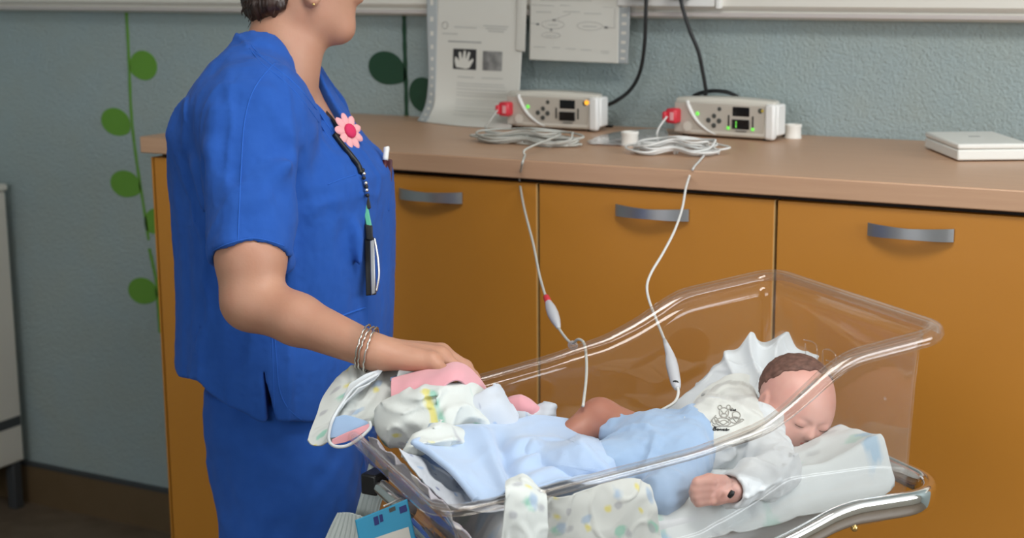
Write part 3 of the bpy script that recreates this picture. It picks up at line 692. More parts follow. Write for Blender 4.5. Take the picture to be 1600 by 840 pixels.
# short upper sheet
ct = [row([(686, -40, yy - .007), (755, -40, yy - .008), (822, -40, yy - .007)]), row([(686, 0, yy - .007), (755, 2, yy - .008), (821, 4, yy - .007)]), row([(800, 15, yy - .007), (812, 50, yy - .008), (820, 80, yy - .007)])]
ct = [row([(809, -40, yy - .007), (816, -40, yy - .008), (824, -40, yy - .007)]), row([(808, 20, yy - .006), (815, 22, yy - .007), (822, 24, yy - .007)]), row([(806, 79, yy - .005), (813, 80, yy - .006), (820, 81, yy - .007)])]
S = sheet('pocket_edge', ct, M['paper'], pe, 12, 30, None, .0005)
# right sheet
ct = [row([(829, -40, yy), (870, -40, yy - .003), (920, -40, yy - .003), (969, -40, yy)]), row([(828, 30, yy), (870, 31, yy - .003), (920, 32, yy - .003), (967, 33, yy)]), row([(827, 93, yy), (870, 95, yy - .002), (918, 97, yy - .002), (966, 99, yy)])]
pe = paper('paper_sheet', 'shorter sheet with an arrow diagram, hanging above the left oximeter', ct, 'printed sheets hanging from the trunking')
S = sheet('page', ct, M['paper'], pe, 40, 40, None, .0006)
if np.dot(S.N.mean((0, 1)), np.array([0, -1, 0])) < 0: S.N = -S.N
ux2 = lambda x: (x - 828) / 139.; vy2 = lambda y: float(np.interp(y, [-40, 30, 96], [0, .5, 1]))
def ell(cx, cy, rx, ry): return [(ux2(cx + rx * math.cos(t)), vy2(cy + ry * math.sin(t))) for t in np.linspace(0, 6.28, 25)]
def ln(*p): return [(ux2(x), vy2(y)) for x, y in p]
polyline_on('printed_diagram', S, [ell(869, 37, 17, 6), ell(922, 38, 18, 6), ell(866, 52, 14, 4), ln((831, 36), (846, 37)), ln((895, 20), (868, 31)), ln((943, 39), (958, 40)), ln((866, 47), (866, 43)), ln((958, 12), (958, 40)), ln((832, 9), (870, 10)), ln((880, 9), (955, 11))], .00035, M['ink'], pe, .0008)
patches('arrow_head', S, [(ux2(843), ux2(848), vy2(35.5), vy2(38.5)), (ux2(868), ux2(873), vy2(29), vy2(32)), (ux2(942), ux2(947), vy2(38), vy2(41)), (ux2(864.5), ux2(868), vy2(43), vy2(46))], M['inkm'], pe, .0009, 3)
patches('printed_text', S, [(ux2(a_), ux2(b_), vy2(y), vy2(y) + .010) for a_, b_, y in ((838, 858, 69), (868, 880, 69), (889, 903, 70), (910, 926, 71), (938, 950, 72), (842, 866, 18), (884, 908, 17), (914, 938, 19), (862, 876, 37), (912, 932, 38), (858, 874, 52), (850, 925, 2), (940, 950, 75))], M['inkl'], pe, .0009)
S = sheet('punched_strip', [row([(967, -40, yy), (986, -40, yy)]), row([(966, 30, yy), (984, 30, yy)]), row([(964, 98, yy), (981, 100, yy)])], M['sleeve'], pe, 8, 40, None, .0005)
if np.dot(S.N.mean((0, 1)), np.array([0, -1, 0])) < 0: S.N = -S.N
patches('punch_hole', S, [(.35, .7, v, v + .03) for v in np.linspace(.35, .9, 7)], M['trunk'], pe, .0008, 3)

# ---- bedside locker at the left edge
p = aty(30, 740, 2.55)
lx = float(aty(38, 705, 2.98)[0])
e = empty('bedside_locker', (lx - .1, 2.75, 0)); tag(e, 'cream bedside locker with grey band, at the left edge of the photo', 'locker')
zt = float(aty(38, 718, 2.98)[2]); zb_ = float(aty(36, 655, 2.98)[2])
LW_ = min(.34, lx - XL - .02)
boxobj('cabinet_body', (lx - LW_, lx, 2.62, 2.98, zt, .90), M['trunk'], e, .006)
boxobj('grey_band', (lx - LW_ + .002, lx + .001, 2.6185, 2.975, zb_ - .014, zb_ + .014), M['skirting_cap'], e, .001)
boxobj('top', (lx - LW_ - .004, lx + .004, 2.615, 2.985, .9005, .92), M['trunk'], e, .005)
for (a, b) in ((lx - LW_, 2.63), (lx - .035, 2.63), (lx - LW_, 2.94), (lx - .035, 2.94)): boxobj('leg', (a, a + .030, b, b + .03, 0, zt - .0005), M['skirting_cap'], e, .003)

# ------------------------------------------------------------------ the cot
SL = .688; WW = .42
def zrim(s): return np.interp(s, [-.02, .0, .150, .175, .235, .275, .36, .47, .58, .70], [1.056, 1.055, 1.037, 1.028, .990, .971, .952, .937, .923, .913])
def zrims(s, w=.21):   # softened; the tub sits a little lower on its near side
    roll = np.interp(s, [.14, .26, .34, .60, .7], [0, .0095, .0085, .002, .0])
    return (zrim(s - .012) + zrim(s) + zrim(s + .012)) / 3 + roll * (1 - 2 * w / .42)
def rrect(s0, s1, w0, w1, r, n=10):
    pts = []
    for (cs, cw, a0) in ((s1 - r, w1 - r, 0), (s0 + r, w1 - r, 90), (s0 + r, w0 + r, 180), (s1 - r, w0 + r, 270)):
        for k in range(n + 1):
            a = math.radians(a0 + 90 * k / n); pts.append((cs + r * math.cos(a), cw + r * math.sin(a), math.cos(a), math.sin(a)))
    out = []
    for i in range(len(pts)):
        a = pts[i]; b_ = pts[(i + 1) % len(pts)]; out.append(a)
        d_ = math.hypot(b_[0] - a[0], b_[1] - a[1]); m_ = int(d_ / .012)
        if m_ > 1:
            for k in range(1, m_): t = k / m_; out.append((a[0] + (b_[0] - a[0]) * t, a[1] + (b_[1] - a[1]) * t, a[2], a[3]))
    return out
path = rrect(0, SL, 0, WW, .046)
tub = empty('bassinet', tuple(T(SL / 2, WW / 2, .75))); tag(tub, 'clear plastic hospital bassinet tub with a rolled rim, holding the baby', 'bassinet')
def zbot(s): return .800 - .05 * s
def sweep(name, prof, m_, par, thick, solid=True):
    V = []; Fc = []; n = len(path)
    for (off, fz, dz) in prof:          # off inward, fz 0 at rim .. 1 at floor
        for (s, w_, ns, nw) in path:
            kf = float(np.interp(s, [.20, .34], [.85, .48])); kk = kf if fz == 0 else kf
            ins = off * kk + fz * (.010 + (.085 if ns > 0 else .0) * max(0, ns))
            zr = float(zrims(s, w_)); z = zr + (zbot(s) - zr) * fz + dz * kk
            V.append(T(s - ns * ins, w_ - nw * ins, z))
    for j in range(len(prof) - 1):
        for i in range(n): Fc.append((j * n + i, j * n + (i + 1) % n, (j + 1) * n + (i + 1) % n, (j + 1) * n + i))
    o = mesh(name, V, Fc, m_, par)
    if thick: s_ = o.modifiers.new('thickness', 'SOLIDIFY'); s_.thickness = thick; s_.offset = 0
    return o
sweep('rolled_rim', [(0.001, 0, -.017), (-.001, 0, -.010), (.001, 0, -.004), (.005, 0, 0), (.011, 0, .0015), (.018, 0, .0005), (.023, 0, -.003), (.026, 0, -.008), (.0275, 0, -.014)], M['rim'], tub, .004)
prof = [(.0275, 0, -.0145), (.0305, .12, 0), (.0325, .3, 0), (.0325, .5, 0), (.0325, .7, 0), (.0325, .88, 0), (.036, .96, 0), (.046, 1.0, 0), (.07, 1.01, 0), (.12, 1.01, 0), (.16, 1.01, 0), (.205, 1.01, 0)]
sweep('tub_wall', prof, M['acrylic'], tub, .0028)
def ats(px, py, s):
    Q = F0 - UH * s; d = ray(px, py); return CAM + d * (np.dot(Q - CAM, UH) / np.dot(d, UH))
for ln_ in ([(1256, 530), (1275, 538), (1277, 566)], [(1286, 574), (1287, 546), (1305, 553), (1306, 580)], [(1291, 562), (1303, 566)], [(1312, 556), (1326, 561)], [(1258, 536), (1259, 558)]):
    tube('embossed_mark', [ats(x, y, .0425) for x, y in ln_], .0009, M['rim'], tub, 4, 6)
for q in ((1268, 604), (1382, 620)): tube('moulding_pip', [ats(q[0], q[1], .042), ats(q[0] + 2, q[1] + 5, .042)], .0018, M['rim'], tub, 2, 8)
# trolley: chrome rail, legs, ribbed basket
tro = empty('bassinet_trolley', tuple(T(SL / 2, WW / 2, 0))); tag(tro, 'chrome framed trolley that carries the clear bassinet tub', 'trolley')
def zfr(s): return np.interp(s, [-.05, .165, .23, .29, .60, .75], [.8385, .8405, .817, .800, .768, .752])
rp = rrect(.004, .60, .002, .430, .070, 12)
V = []; Fc = []; n = len(rp); pr = []
for k in range(20):
    a = 2 * math.pi * k / 20; ca, sa = math.cos(a), math.sin(a); pr.append((.0095 * abs(ca) ** .7 * np.sign(ca), .0155 * abs(sa) ** .7 * np.sign(sa)))
for (dn, dz) in pr:
    for (s, w_, ns, nw) in rp:
        zz = (zfr(s - .02) + zfr(s) + zfr(s + .02)) / 3; V.append(T(s + ns * dn, w_ + nw * dn, float(zz) + dz))
for j in range(20):
    for i in range(n): Fc.append((j * n + i, j * n + (i + 1) % n, ((j + 1) % 20) * n + (i + 1) % n, ((j + 1) % 20) * n + i))
mesh('chrome_rail', V, Fc, M['chrome'], tro)
bm = bmesh.new(); bmesh.ops.create_uvsphere(bm, u_segments=12, v_segments=8, radius=.0045); c = T(.152, .434, .822)
for v in bm.verts: v.co = v.co + Vector(c)
bmobj('screw', bm, M['gold'], tro)
for (s, w_) in ((.27, .06), (.27, .37), (.55, .06), (.55, .37)):
    tube('leg', [T(s, w_, float(zfr(s)) - .012), T(s, w_, .45), T(s, w_, .07)], .012, M['chrome'], tro, 2, 12)
    lathe('castor', [(.005, -.012), (.03, -.012), (.033, -.006), (.033, .006), (.03, .012), (.005, .012)], M['black'], tro, 24, mtx=Matrix.Translation(Vector(T(s, w_, .0335))) @ Matrix.Rotation(YAW, 4, 'Z') @ Matrix.Rotation(math.radians(90), 4, 'X'))
    lathe('castor_fork', [(.004, .034), (.012, .045), (.012, .075)], M['chrome'], tro, 16, loc=tuple(T(s, w_, 0)))
bm = bmesh.new()
for w_ in (.02, .40):
    pass
bm.free()
tube('cross_bar', [T(.55, .06, .60), T(.55, .21, .60), T(.55, .37, .60)], .009, M['chrome'], tro, 2, 10)
tube('cross_bar', [T(.27, .06, .30), T(.27, .21, .30), T(.27, .37, .30)], .009, M['chrome'], tro, 2, 10)
tube('side_bar', [T(.27, .06, .30), T(.4, .06, .30), T(.55, .06, .30)], .009, M['chrome'], tro, 2, 10)
tube('side_bar', [T(.27, .37, .30), T(.4, .37, .30), T(.55, .37, .30)], .009, M['chrome'], tro, 2, 10)
# bracket with black end at the foot
b0 = P(586, 752, 1.99); b1 = P(640, 800, 1.93)
tube('support_bar', [b0, (b0 + b1) / 2, b1], .011, M['chrome'], tro, 2, 12)
bm = bmesh.new(); box(bm, -.012, .012, -.016, .016, -.014, .014); 
for v in bm.verts: v.co = v.co + Vector(b0)
bmobj('black_end_cap', bm, M['blackp'], tro, True, True, .003)
def ribbed(nm, pts, depth, par):
    """pts: outline pixels at that distance -> corrugated plate"""
    c = [[P(x, y, d) for x, y, d in r_] for r_ in pts]
    S = sheet(nm, c, M['ribbed'], par, 140, 20, lambda U, V, mu, mv, G: .0012 * np.sin(U * 2 * math.pi * depth), .002); return S
ribbed('ribbed_panel', [[(578, 724, 2.02), (592, 742, 2.0), (604, 760, 1.99)], [(568, 762, 2.02), (580, 778, 2.0), (592, 795, 1.99)], [(556, 806, 2.02), (572, 816, 2.0), (590, 832, 1.99)], [(540, 880, 2.02), (560, 890, 2.0), (580, 900, 1.99)]], 5, tro)
ribbed('ribbed_panel', [[(529, 801, 2.0), (545, 800, 1.98), (566, 806, 1.96), (600, 818, 1.93)], [(518, 822, 2.0), (540, 826, 1.98), (566, 834, 1.96), (600, 846, 1.93)], [(500, 862, 2.0), (528, 870, 1.98), (560, 880, 1.96), (600, 892, 1.93)]], 11, tro)
# blue name card hanging at the foot of the cot
cc = [[P(555, 812, 1.86), P(595, 796, 1.85), P(636, 779, 1.84)], [P(562, 850, 1.86), P(602, 836, 1.85), P(645, 822, 1.84)], [P(570, 895, 1.86), P(610, 880, 1.85), P(656, 868, 1.84)]]
ce = empty('name_card', tuple(P(600, 840, 1.85))); tag(ce, 'tilted cyan card with pale writing field, hanging at the foot of the cot', 'name card')
S = sheet('card', cc, M['bluecard'], ce, 24, 24, None, .0016)
if np.dot(S.N.mean((0, 1)), CAM - P(600, 840, 1.85)) < 0: S.N = -S.N
patches('writing_field', S, [(.24, .90, .48, .98)], M['paper'], ce, .0012)
patches('printed_logo', S, [(.80, .95, .12, .24)], M['navy'], ce, .0012, 4); patches('printed_logo', S, [(.64, .74, .06, .15)], M['button'], ce, .0012, 4)
patches('printed_text', S, [(.36, .44, .12, .28), (.46, .52, .12, .26)], M['navy'], ce, .0012, 4)
tube('cord', [P(600, 790, 1.85), P(612, 785, 1.87), P(626, 778, 1.90)], .0012, M['cable2'], ce)

# ------------------------------------------------------------------ signed-distance modelling (bodies and clothes)
class Field:
    def __init__(self, lo, hi, h):
        self.lo = np.array(lo, float); self.h = h; n = np.ceil((np.array(hi) - self.lo) / h).astype(int) + 1; self.n = n
        ax = [self.lo[i] + h * np.arange(n[i]) for i in range(3)]
        X, Y, Z = np.meshgrid(*ax, indexing='ij'); self.p = np.stack([X, Y, Z], -1).astype(np.float32)
def f_sphere(p, c, r): return np.linalg.norm(p - np.asarray(c, np.float32), axis=-1) - r
def f_cone(p, a, b, r1, r2):
    a = np.asarray(a, np.float32); b = np.asarray(b, np.float32); ba = b - a; t = np.clip(((p - a) @ ba) / (ba @ ba), 0, 1)
    return np.linalg.norm(p - a - t[..., None] * ba, axis=-1) - (r1 + (r2 - r1) * t)
def f_chain(p, pts, rs, k=.006):
    d = None
    for i in range(len(pts) - 1):
        e = f_cone(p, pts[i], pts[i + 1], rs[i], rs[i + 1]); d = e if d is None else smin(d, e, k)
    return d
def f_ell(p, c, R, axes=None):
    q = p - np.asarray(c, np.float32)
    if axes is not None: q = q @ np.asarray(axes, np.float32).T
    R = np.asarray(R, np.float32); k0 = np.linalg.norm(q / R, axis=-1); k1 = np.linalg.norm(q / (R * R), axis=-1) + 1e-9
    return k0 * (k0 - 1) / k1
def smin(a, b, k):
    h = np.clip(.5 + .5 * (b - a) / k, 0, 1); return b * (1 - h) + a * h - k * h * (1 - h)
def smax(a, b, k): return -smin(-a, -b, k)
def surfnet(F, S):
    S = S.astype(np.float32); ins = S < 0
    c = np.zeros(tuple(F.n - 1), np.uint8)
    offs = [(i, j, k) for i in (0, 1) for j in (0, 1) for k in (0, 1)]; nx, ny, nz = F.n
    for (i, j, k) in offs: c += ins[i:nx - 1 + i, j:ny - 1 + j, k:nz - 1 + k]
    act = (c > 0) & (c < 8); ids = np.argwhere(act); lut = np.full(c.shape, -1, np.int64); lut[act] = np.arange(len(ids))
    vals = {o: S[ids[:, 0] + o[0], ids[:, 1] + o[1], ids[:, 2] + o[2]] for o in offs}
    acc = np.zeros((len(ids), 3)); cnt = np.zeros(len(ids))
    for a in offs:
        for ax in range(3):
            if a[ax] == 0:
                b = list(a); b[ax] = 1; b = tuple(b); va, vb = vals[a], vals[b]; m_ = (va < 0) != (vb < 0)
                t = np.where(m_, va / np.where(m_, va - vb, 1), 0); pt = np.tile(np.array(a, float), (len(ids), 1)); pt[:, ax] = t
                acc[m_] += pt[m_]; cnt[m_] += 1
    V = F.lo + F.h * (ids + acc / cnt[:, None])
    faces = []
    for ax in range(3):
        a1, a2 = (ax + 1) % 3, (ax + 2) % 3
        sl0 = [slice(0, F.n[i]) for i in range(3)]; s0 = list(sl0); s1 = list(sl0); s0[ax] = slice(0, F.n[ax] - 1); s1[ax] = slice(1, F.n[ax])
        d = ins[tuple(s0)] != ins[tuple(s1)]; e = np.argwhere(d); e = e[(e[:, a1] > 0) & (e[:, a2] > 0) & (e[:, a1] < F.n[a1] - 1) & (e[:, a2] < F.n[a2] - 1)]
        q = []
        for (d1, d2) in ((-1, -1), (0, -1), (0, 0), (-1, 0)):
            k = e.copy(); k[:, a1] += d1; k[:, a2] += d2; q.append(lut[k[:, 0], k[:, 1], k[:, 2]])
        q = np.stack(q, -1); flip = ~ins[e[:, 0], e[:, 1], e[:, 2]]; q[flip] = q[flip][:, ::-1]; faces.append(q)
    return V, np.concatenate(faces)
def relax(V, Fq, it=2, lam=.5):
    E = np.concatenate([Fq[:, [0, 1]], Fq[:, [1, 2]], Fq[:, [2, 3]], Fq[:, [3, 0]]]); n = len(V)
    for _ in range(it):
        s = np.zeros_like(V); c = np.zeros(n)
        for a, b in ((0, 1), (1, 0)):
            np.add.at(s, E[:, a], V[E[:, b]]); np.add.at(c, E[:, a], 1)
        V = V + lam * (s / np.maximum(c, 1)[:, None] - V)
    return V
def vert_normals(V, Fq):
    n = np.cross(V[Fq[:, 2]] - V[Fq[:, 0]], V[Fq[:, 3]] - V[Fq[:, 1]]); N = np.zeros_like(V)
    for k in range(4): np.add.at(N, Fq[:, k], n)
    return N / (np.linalg.norm(N, axis=1, keepdims=True) + 1e-12)
def biggest(V, Fq):
    par = np.arange(len(V))
    while True:
        m_ = np.minimum.reduce([par[Fq[:, k]] for k in range(4)]); new = par.copy()
        for k in range(4): np.minimum.at(new, Fq[:, k], m_)
        new = new[new]
        if (new == par).all(): break
        par = new
    r, c = np.unique(par, return_counts=True); keep = par == r[np.argmax(c)]; ix = np.cumsum(keep) - 1
    Fq = Fq[keep[Fq[:, 0]]]; return V[keep], ix[Fq]
def sdf_obj(name, F, S, m_, parent, it=2, disp=None, one=True):
    V, Q = surfnet(F, S)
    if one: V, Q = biggest(V, Q)
    V = relax(V, Q, it)
    if disp is not None: V = V + vert_normals(V, Q) * disp(V)[:, None]
    me = bpy.data.meshes.new(name); me.from_pydata(V.tolist(), [], Q.tolist()); me.update()
    return link(name, me, m_, parent)
def bvh_of(o):
    me = o.data; return BVHTree.FromPolygons([v.co[:] for v in me.vertices], [p.vertices[:] for p in me.polygons])
def cast(bv, px, py, off=.001):
    """point where the line of sight through a pixel meets a surface that has been built"""
    d = ray(px, py); d = d / np.linalg.norm(d); h = bv.ray_cast(Vector(CAM), Vector(d))
    if h[0] is None: return None
    n = np.array(h[1]); n = -n if np.dot(n, d) > 0 else n
    return np.array(h[0]) + n * off
def seam(name, bv, pix, r, m_, par, off=0.0, n=8):
    pts = catmull(np.array(pix, float), n); q = [cast(bv, x, y, off) for x, y in pts]; q = [v for v in q if v is not None]
    if len(q) > 2:
        q = np.array(q)
        for _ in range(2): q[1:-1] = .5 * q[1:-1] + .25 * (q[2:] + q[:-2])
        return tube(name, q, r, m_, par, raw=True, k=6)

# ------------------------------------------------------------------ the nurse
RH = np.array([.877, .48, 0.0]); RH /= np.linalg.norm(RH); DH = np.array([-RH[1], RH[0], 0.0])
O0 = np.array([-1.4362, 1.8929, 0.0])
def on_plane(px, py, b=0.0):
    Q = O0 + DH * b; d = ray(px, py); return CAM + d * (np.dot(Q - CAM, DH) / np.dot(d, DH))
def loc(p): q = np.asarray(p) - O0; return np.array([q @ RH, q @ DH, p[2]])
def wor(a, b, z): return O0 + a * RH + b * DH + np.array([0, 0, z])
PHI = math.radians(16)
nurse = empty('person', tuple(wor(0, 0, 0))); tag(nurse, 'nurse in blue scrubs standing in profile, one hand on the cot blankets', 'person')
sil = [(62, 394, 440), (76, 376, 452), (92, 352, 470), (120, 327, 492), (160, 300, 518), (200, 282, 548), (240, 276, 583), (270, 275, 605), (330, 280, 609), (400, 288, 608), (480, 291, 607), (540, 292, 604), (600, 291, 594), (640, 294, 584), (700, 300, 580)]
zs, cx, hx = [], [], []
for y, l, r_ in sil:
    a0 = loc(on_plane(l, y)); a1 = loc(on_plane(r_, y)); zs.append(a0[2]); cx.append((a0[0] + a1[0]) / 2); hx.append((a1[0] - a0[0]) / 2)
zs = np.array(zs)[::-1]; cx = np.array(cx)[::-1]; hx = np.array(hx)[::-1]
zrv = [.70, .80, .9, 1.0, 1.1, 1.2, 1.26, 1.30, 1.335, 1.36, 1.385, 1.41]; rvv = [.20, .197, .19, .18, .175, .175, .178, .175, .155, .125, .085, .055]
def torso(p, grow=0.0):
    A = p[..., 0]; B = p[..., 1]; Z = p[..., 2]
    c = np.interp(Z, zs, cx).astype(np.float32); h = np.interp(Z, zs, hx); rv = np.interp(Z, zrv, rvv)
    ru = np.sqrt(np.maximum(h * h - (rv * math.sin(PHI)) ** 2, .03 ** 2)) / math.cos(PHI)
    u = (A - c) * math.cos(PHI) - B * math.sin(PHI); v = (A - c) * math.sin(PHI) + B * math.cos(PHI)
    ru = (ru + grow).astype(np.float32); rv = (rv + grow).astype(np.float32)
    q = (np.abs(u / ru) ** 2.3 + np.abs(v / rv) ** 2.3) ** (1 / 2.3)
    return (q - 1) * np.minimum(ru, rv) * .95
Ld = lambda px, py, d: loc(P(px, py, d))
sh = Ld(398, 192, 2.20); cuff = Ld(392, 402, 2.13); elbow = Ld(393, 469, 2.125); wrist = Ld(587, 550, 2.035)
shl = np.array([sh[0] + .02, .165, sh[2] - .03]); cuffl = np.array([.03, .225, 1.11]); elbl = np.array([.06, .23, 1.03]); wrl = np.array([.07, .20, .86])
# --- body (skin)
Fd = Field((-.22, -.39, .82), (.24, .32, 1.63), .0042); p = Fd.p
neck0 = Ld(434, 60, 2.33); head = Ld(478, -42, 2.34)
t_in = torso(p, -.016); t_in = smax(t_in, p[..., 2] - 1.375, .02); t_in = smax(t_in, .93 - p[..., 2], .02)
D = t_in
D = smin(D, f_cone(p, Ld(434, 120, 2.33), Ld(451, 0, 2.335), .060, .045), .03)
D = smin(D, f_cone(p, Ld(452, 100, 2.33), Ld(476, 30, 2.335), .042, .040), .02)
D = smin(D, f_ell(p, Ld(466, -50, 2.345), (.086, .072, .098)), .015)              # skull
D = smin(D, f_ell(p, Ld(497, -20, 2.34), (.058, .060, .085)), .025)               # face mass
D = smin(D, f_cone(p, Ld(476, 12, 2.305), Ld(531, 44, 2.335), .024, .0165), .022)       # jaw near
D = smin(D, f_cone(p, Ld(476, 12, 2.385), Ld(531, 44, 2.345), .024, .0165), .022)
D = smin(D, f_sphere(p, Ld(533, 46, 2.34), .0165), .012)                             # chin
D = smin(D, f_ell(p, Ld(522, 20, 2.34), (.027, .028, .040)), .014)               # muzzle
D = smin(D, f_cone(p, Ld(545, -38, 2.34), Ld(560, -6, 2.34), .010, .011), .008)    # nose
D = smin(D, f_sphere(p, Ld(553, -3, 2.34), .010), .006)
D = smin(D, f_sphere(p, Ld(553, -5, 2.326), .007), .004); D = smin(D, f_sphere(p, Ld(553, -5, 2.354), .007), .004)
D = smin(D, f_ell(p, Ld(547, 17, 2.34), (.0068, .018, .0055)), .004)              # lips
D = smin(D, f_ell(p, Ld(545, 27, 2.34), (.0070, .017, .0058)), .004)
D = smin(D, f_cone(p, Ld(528, -55, 2.30), Ld(540, -52, 2.345), .012, .012), .012)  # brow
for dd in (2.268, 2.412):                                                      # ears
    e_ = Ld(487, -18, dd); D = smin(D, f_ell(p, e_, (.016, .007, .030)), .004); D = smin(D, f_sphere(p, Ld(489, 1, dd), .0085), .006)
def armf(D, s0, c0, e0, w0):
    D = smin(D, f_chain(p, [s0, c0, e0], [.052, .046, .041], .02), .02)
    D = smin(D, f_chain(p, [e0, e0 * .62 + w0 * .38, w0], [.040, .0345, .0235], .012), .016); return D
D = armf(D, sh, cuff + np.array([.0, 0, 0]), elbow, wrist); D = armf(D, shl, cuffl, elbl, wrl)
# simple left hand, hanging
for k, dx in enumerate((-.03, -.01, .012, .032)):
    D = smin(D, f_chain(p, [wrl, wrl + np.array([.01 + dx * .6, 0, -.05]), wrl + np.array([.02 + dx, -.01, -.055])], [.018, .011, .010], .008), .008)
skin = (D, Fd)
V1, Q1 = surfnet(Fd, D); V1, Q1 = biggest(V1, Q1); V1 = relax(V1, Q1, 2)
# --- right hand: finer field, joined to the body through the wrist
W0 = wrist; kn = [Ld(683, 553, 2.085), Ld(690, 551, 2.062), Ld(688, 556, 2.040), Ld(675, 563, 2.020)]    # index..little knuckle
pip = [Ld(722, 572, 2.095), Ld(726, 574, 2.066), Ld(716, 578, 2.036), Ld(694, 582, 2.008)]
dip = [Ld(738, 588, 2.080), Ld(740, 592, 2.052), Ld(728, 596, 2.022), Ld(700, 600, 1.998)]
tip = [Ld(736, 606, 2.068), Ld(736, 611, 2.042), Ld(722, 613, 2.012), Ld(694, 614, 1.994)]
F2 = Field(W0 + np.array([-.055, -.06, -.10]), W0 + np.array([.175, .12, .055]), .0021); q2 = F2.p
H = f_chain(q2, [elbow, elbow * .62 + wrist * .38, wrist], [.040, .0345, .0235], .012)
H = smin(H, f_ell(q2, W0, (.03, .026, .021)), .01)
mid = (W0 * .45 + (kn[1] + kn[2]) / 2 * .55)
H = smin(H, f_ell(q2, mid + np.array([0, 0, -.004]), (.052, .036, .0165)), .014)
for k in range(4):
    H = smin(H, f_cone(q2, W0 + (kn[k] - mid) * .25, kn[k] + np.array([0, 0, -.003]), .015, .0125 - .001 * (k == 3)), .010)
    H = smin(H, f_sphere(q2, kn[k] + np.array([-.001, 0, .0015]), .0118 - .001 * (k == 3)), .005)
Fi = None
for k in range(4):
    r0 = (.0100, .0102, .0098, .0088)[k]; c = f_chain(q2, [kn[k], pip[k], dip[k], tip[k]], [r0 + .0012, r0, r0 * .88, r0 * .78], .004)
    c = smin(c, f_sphere(q2, pip[k], r0 * 1.06), .003); Fi = c if Fi is None else np.minimum(Fi, c)
H = smin(H, Fi, .005)
th = f_chain(q2, [W0 + np.array([.012, .016, -.008]), Ld(648, 562, 2.095), Ld(672, 574, 2.10), Ld(690, 588, 2.085)], [.017, .0145, .0115, .0095], .006)
H = smin(H, th, .008)
# tendons and knuckle creases
for k in range(4): H = smin(H, f_cone(q2, W0 + (kn[k] - W0) * .25 + np.array([0, 0, .015]), kn[k] + np.array([-.012, 0, .0085]), .0012, .0022), .008)
cut = q2[..., 0] - (W0[0] - .045)
V2, Q2 = surfnet(F2, H); V2 = relax(V2, Q2, 1)
# merge: keep body up to the wrist plane, hand beyond it (overlapping sleeve of the same skin)
kb = V1[:, 0] < W0[0] - .028
kb |= ~((V1[:, 1] < -.05) & (V1[:, 2] < 1.0) & (V1[:, 0] > W0[0] - .1))
ix = np.cumsum(kb) - 1; Q1 = Q1[kb[Q1].all(1)]; V1k = V1[kb]; Q1 = ix[Q1]
kh = V2[:, 0] > W0[0] - .034; ix = np.cumsum(kh) - 1; Q2 = Q2[kh[Q2].all(1)]; Q2 = ix[Q2]; V2k = V2[kh]
Vb = np.concatenate([V1k, V2k]); Qb = np.concatenate([Q1, Q2 + len(V1k)])
def L2W(V): return O0[None] + V[:, :1] * RH + V[:, 1:2] * DH + V[:, 2:3] * np.array([0, 0, 1.0])
Vw = L2W(Vb); me = bpy.data.meshes.new('body'); me.from_pydata(Vw.tolist(), [], Qb.tolist()); me.update()
body = link('body', me, M['skin'], nurse)
# lips tint and eyes
def small(name, c, R, m_, par, axes=None, sub=3):
    bm = bmesh.new(); bmesh.ops.create_icosphere(bm, subdivisions=sub, radius=1)
    ax = axes if axes is not None else (RH, DH, np.array([0, 0, 1.0]))
    for v in bm.verts:
        q = v.co; v.co = Vector(np.asarray(c) + ax[0] * q.x * R[0] + ax[1] * q.y * R[1] + ax[2] * q.z * R[2])
    return bmobj(name, bm, m_, par)
small('upper_lip', wor(*(Ld(548.0, 17.5, 2.34))), (.0066, .0165, .0036), M['lips'], nurse)
small('lower_lip', wor(*(Ld(545.5, 26.5, 2.34))), (.0070, .0155, .0040), M['lips'], nurse)
for dd in (2.305, 2.372): small('eye', wor(*Ld(527, -42, dd)), (.012, .012, .012), M['eye'], nurse)
small('earring', wor(*Ld(490, 7, 2.262)), (.0022, .0015, .0022), M['gold'], nurse, sub=2)
# hair
Fh = Field(Ld(452, -45, 2.34) + np.array([-.13, -.12, -.12]), Ld(452, -45, 2.34) + np.array([.12, .12, .13]), .003); q = Fh.p
c0 = Ld(469, -55, 2.345)
h = f_ell(q, c0, (.095, .084, .110)); h = smin(h, f_ell(q, Ld(426, 8, 2.34), (.042, .064, .036)), .02)
h = smin(h, f_cone(q, Ld(416, 6, 2.31), Ld(404, 27, 2.335), .020, .006), .012)
h = smin(h, f_cone(q, Ld(428, 6, 2.285), Ld(416, 22, 2.30), .018, .008), .01)
# face opening and nape line
fa = f_ell(q, Ld(532, -8, 2.34), (.066, .10, .092)); h = smax(h, -fa, .006)
ln_ = (q[..., 2] - Ld(432, 22, 2.34)[2]) - (q[..., 0] - Ld(432, 22, 2.34)[0]) * .62
h = smax(h, -ln_ - .006, .006)
ear = f_ell(q, Ld(489, -14, 2.265), (.02, .03, .034)); h = smax(h, -ear, .004)
def strands(V):
    a = np.arctan2(V[:, 1] - c0[1], V[:, 0] - c0[0]); st = np.stack([a * .09, V[:, 2] * .12, V[:, 0] * .3], -1)
    return .0030 * vnoise(st, 260, 2) + .0022 * vnoise(V, 90, 5)
V, Q = surfnet(Fh, h); V, Q = biggest(V, Q); V = relax(V, Q, 1); V = V + vert_normals(V, Q) * strands(V)[:, None]
me = bpy.data.meshes.new('hair'); me.from_pydata(L2W(V).tolist(), [], Q.tolist()); me.update(); hair = link('hair', me, M['hair'], nurse)
rnd = random.Random(9); Vt = []; Ft = []; tw = L2W(V); nn_ = vert_normals(V, Q)
lowi = [i for i in range(len(V)) if V[i, 2] < c0[2] - .035 and V[i, 0] < c0[0] + .03]
